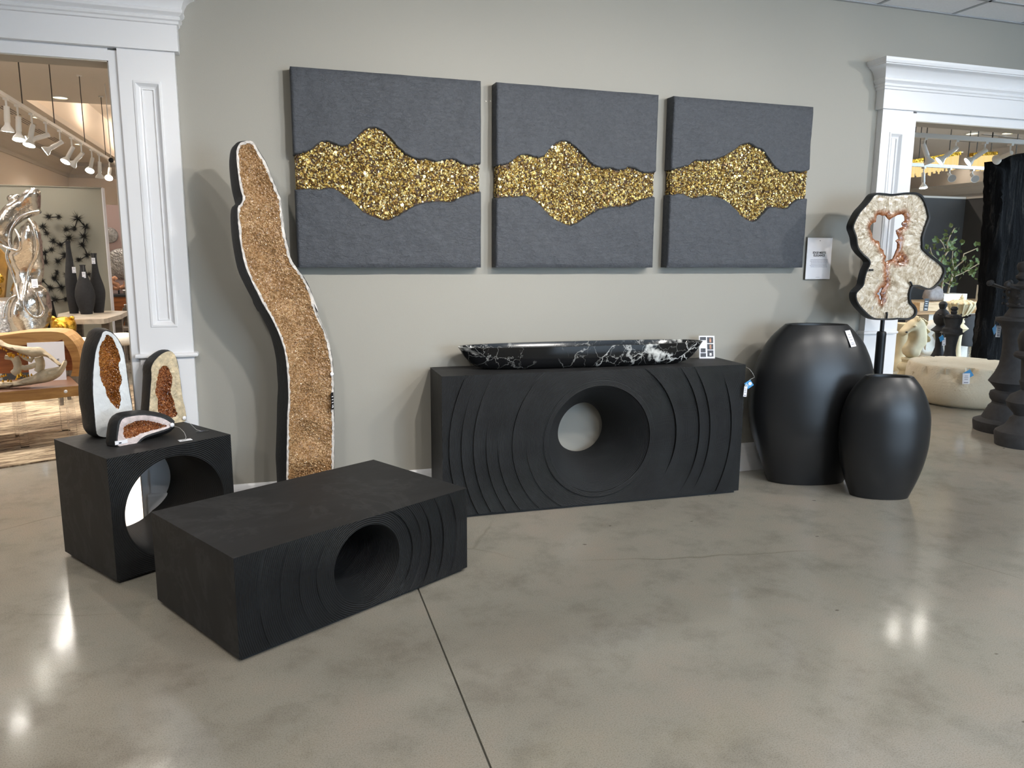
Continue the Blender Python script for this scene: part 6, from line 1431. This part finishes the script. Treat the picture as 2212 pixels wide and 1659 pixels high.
for x, ax, az, pw, ang in ((-.6, -.6, .4, 70, 90), (1.5, .15, 1.2, 150, 80), (2.3, .9, 1.5, 125, 80), (3.2, 1.8, 1.5, 125, 80), (4.4, 2.8, 1.4, 125, 80), (6.5, 3.9, 1.3, 190, 70), (5.6, 5.6, .2, 60, 80)):
    track_lamp('track_spotlight', 'white track spotlight over the main wall display, on the rail near the ceiling', (x, -2.9, 2.92), (ax, 0, az), True, 'main room spotlights', pw, (1, .955, .90), ang, 1.0, .10, 1.0)
tr2 = tag(MB().box(-2.5, 6.6, -4.72, -4.68, 3.02, 3.05).box(-2.5, -2.47, -4.72, -4.68, 3.05, 3.165).box(6.57, 6.6, -4.72, -4.68, 3.05, 3.165).build('light_track', MAT['lampw']), 'added unseen white track rail under the tile ceiling over the open floor', 'light track')  # unseen rail and its spots, added to brighten the open floor
for x in (-1.8, -.2, 1.4, 3.0, 4.6, 6.2):
    track_lamp('track_spotlight', 'added unseen track spotlight brightening the open concrete floor, on the second rail', (x, -4.7, 2.92), (x+.1, -3.3, 0), True, 'added open floor spotlights', 130, (1, .955, .90), 115, 1.0, .10, 1.0)
# warm cove strips inside the two ceiling trays of the showroom
for k, (a, b_, c, d) in enumerate(((-3.42, 2.6, 9.7, 17.5),)):
    for yy in (c+.3, (c+d)/2, d-.3):
        l = bpy.data.lights.new('cove_lamp', 'AREA'); l.shape = 'RECTANGLE'; l.size = b_-a-.6; l.size_y = .2; l.energy = 150; l.color = (1, .88, .74); lo = bpy.data.objects.new('cove_lamp', l); COL.objects.link(lo); lo.location = ((a+b_)/2, yy, BZ+.12); lo.rotation_euler = (PI, 0, 0)
# fill light for the showroom: unseen recessed downlights, added to brighten the rooms
for x, y in ((-3.6, 2.2), (-1.2, 2.6), (1.2, 3.5), (3.6, 3.0), (6.5, 4.8), (11.2, 1.1), (9.0, 6.0), (12.5, 3.0), (1.0, 7.0), (-3.8, 6.0), (3.2, 12.0), (6.0, 9.0)):
    o = thing('recessed_downlight', 'added unseen recessed downlight further inside the showroom', 'ceiling light', (x, y, BZ), 0, 'added recessed downlights')
    MB().lathe([(.115, -.001), (.115, -.012), (.10, -.014), (.10, -.004)], 28).build('trim_ring', MAT['lampw'], o); MB().lathe([(.0005, -.006), (.10, -.006)], 28).build('lens', MAT['down'], o)
    spot('downlight_lamp', (x, y, BZ-.05), (x, y, 0), 300, (1, .91, .82), 150, 1.0, .1)
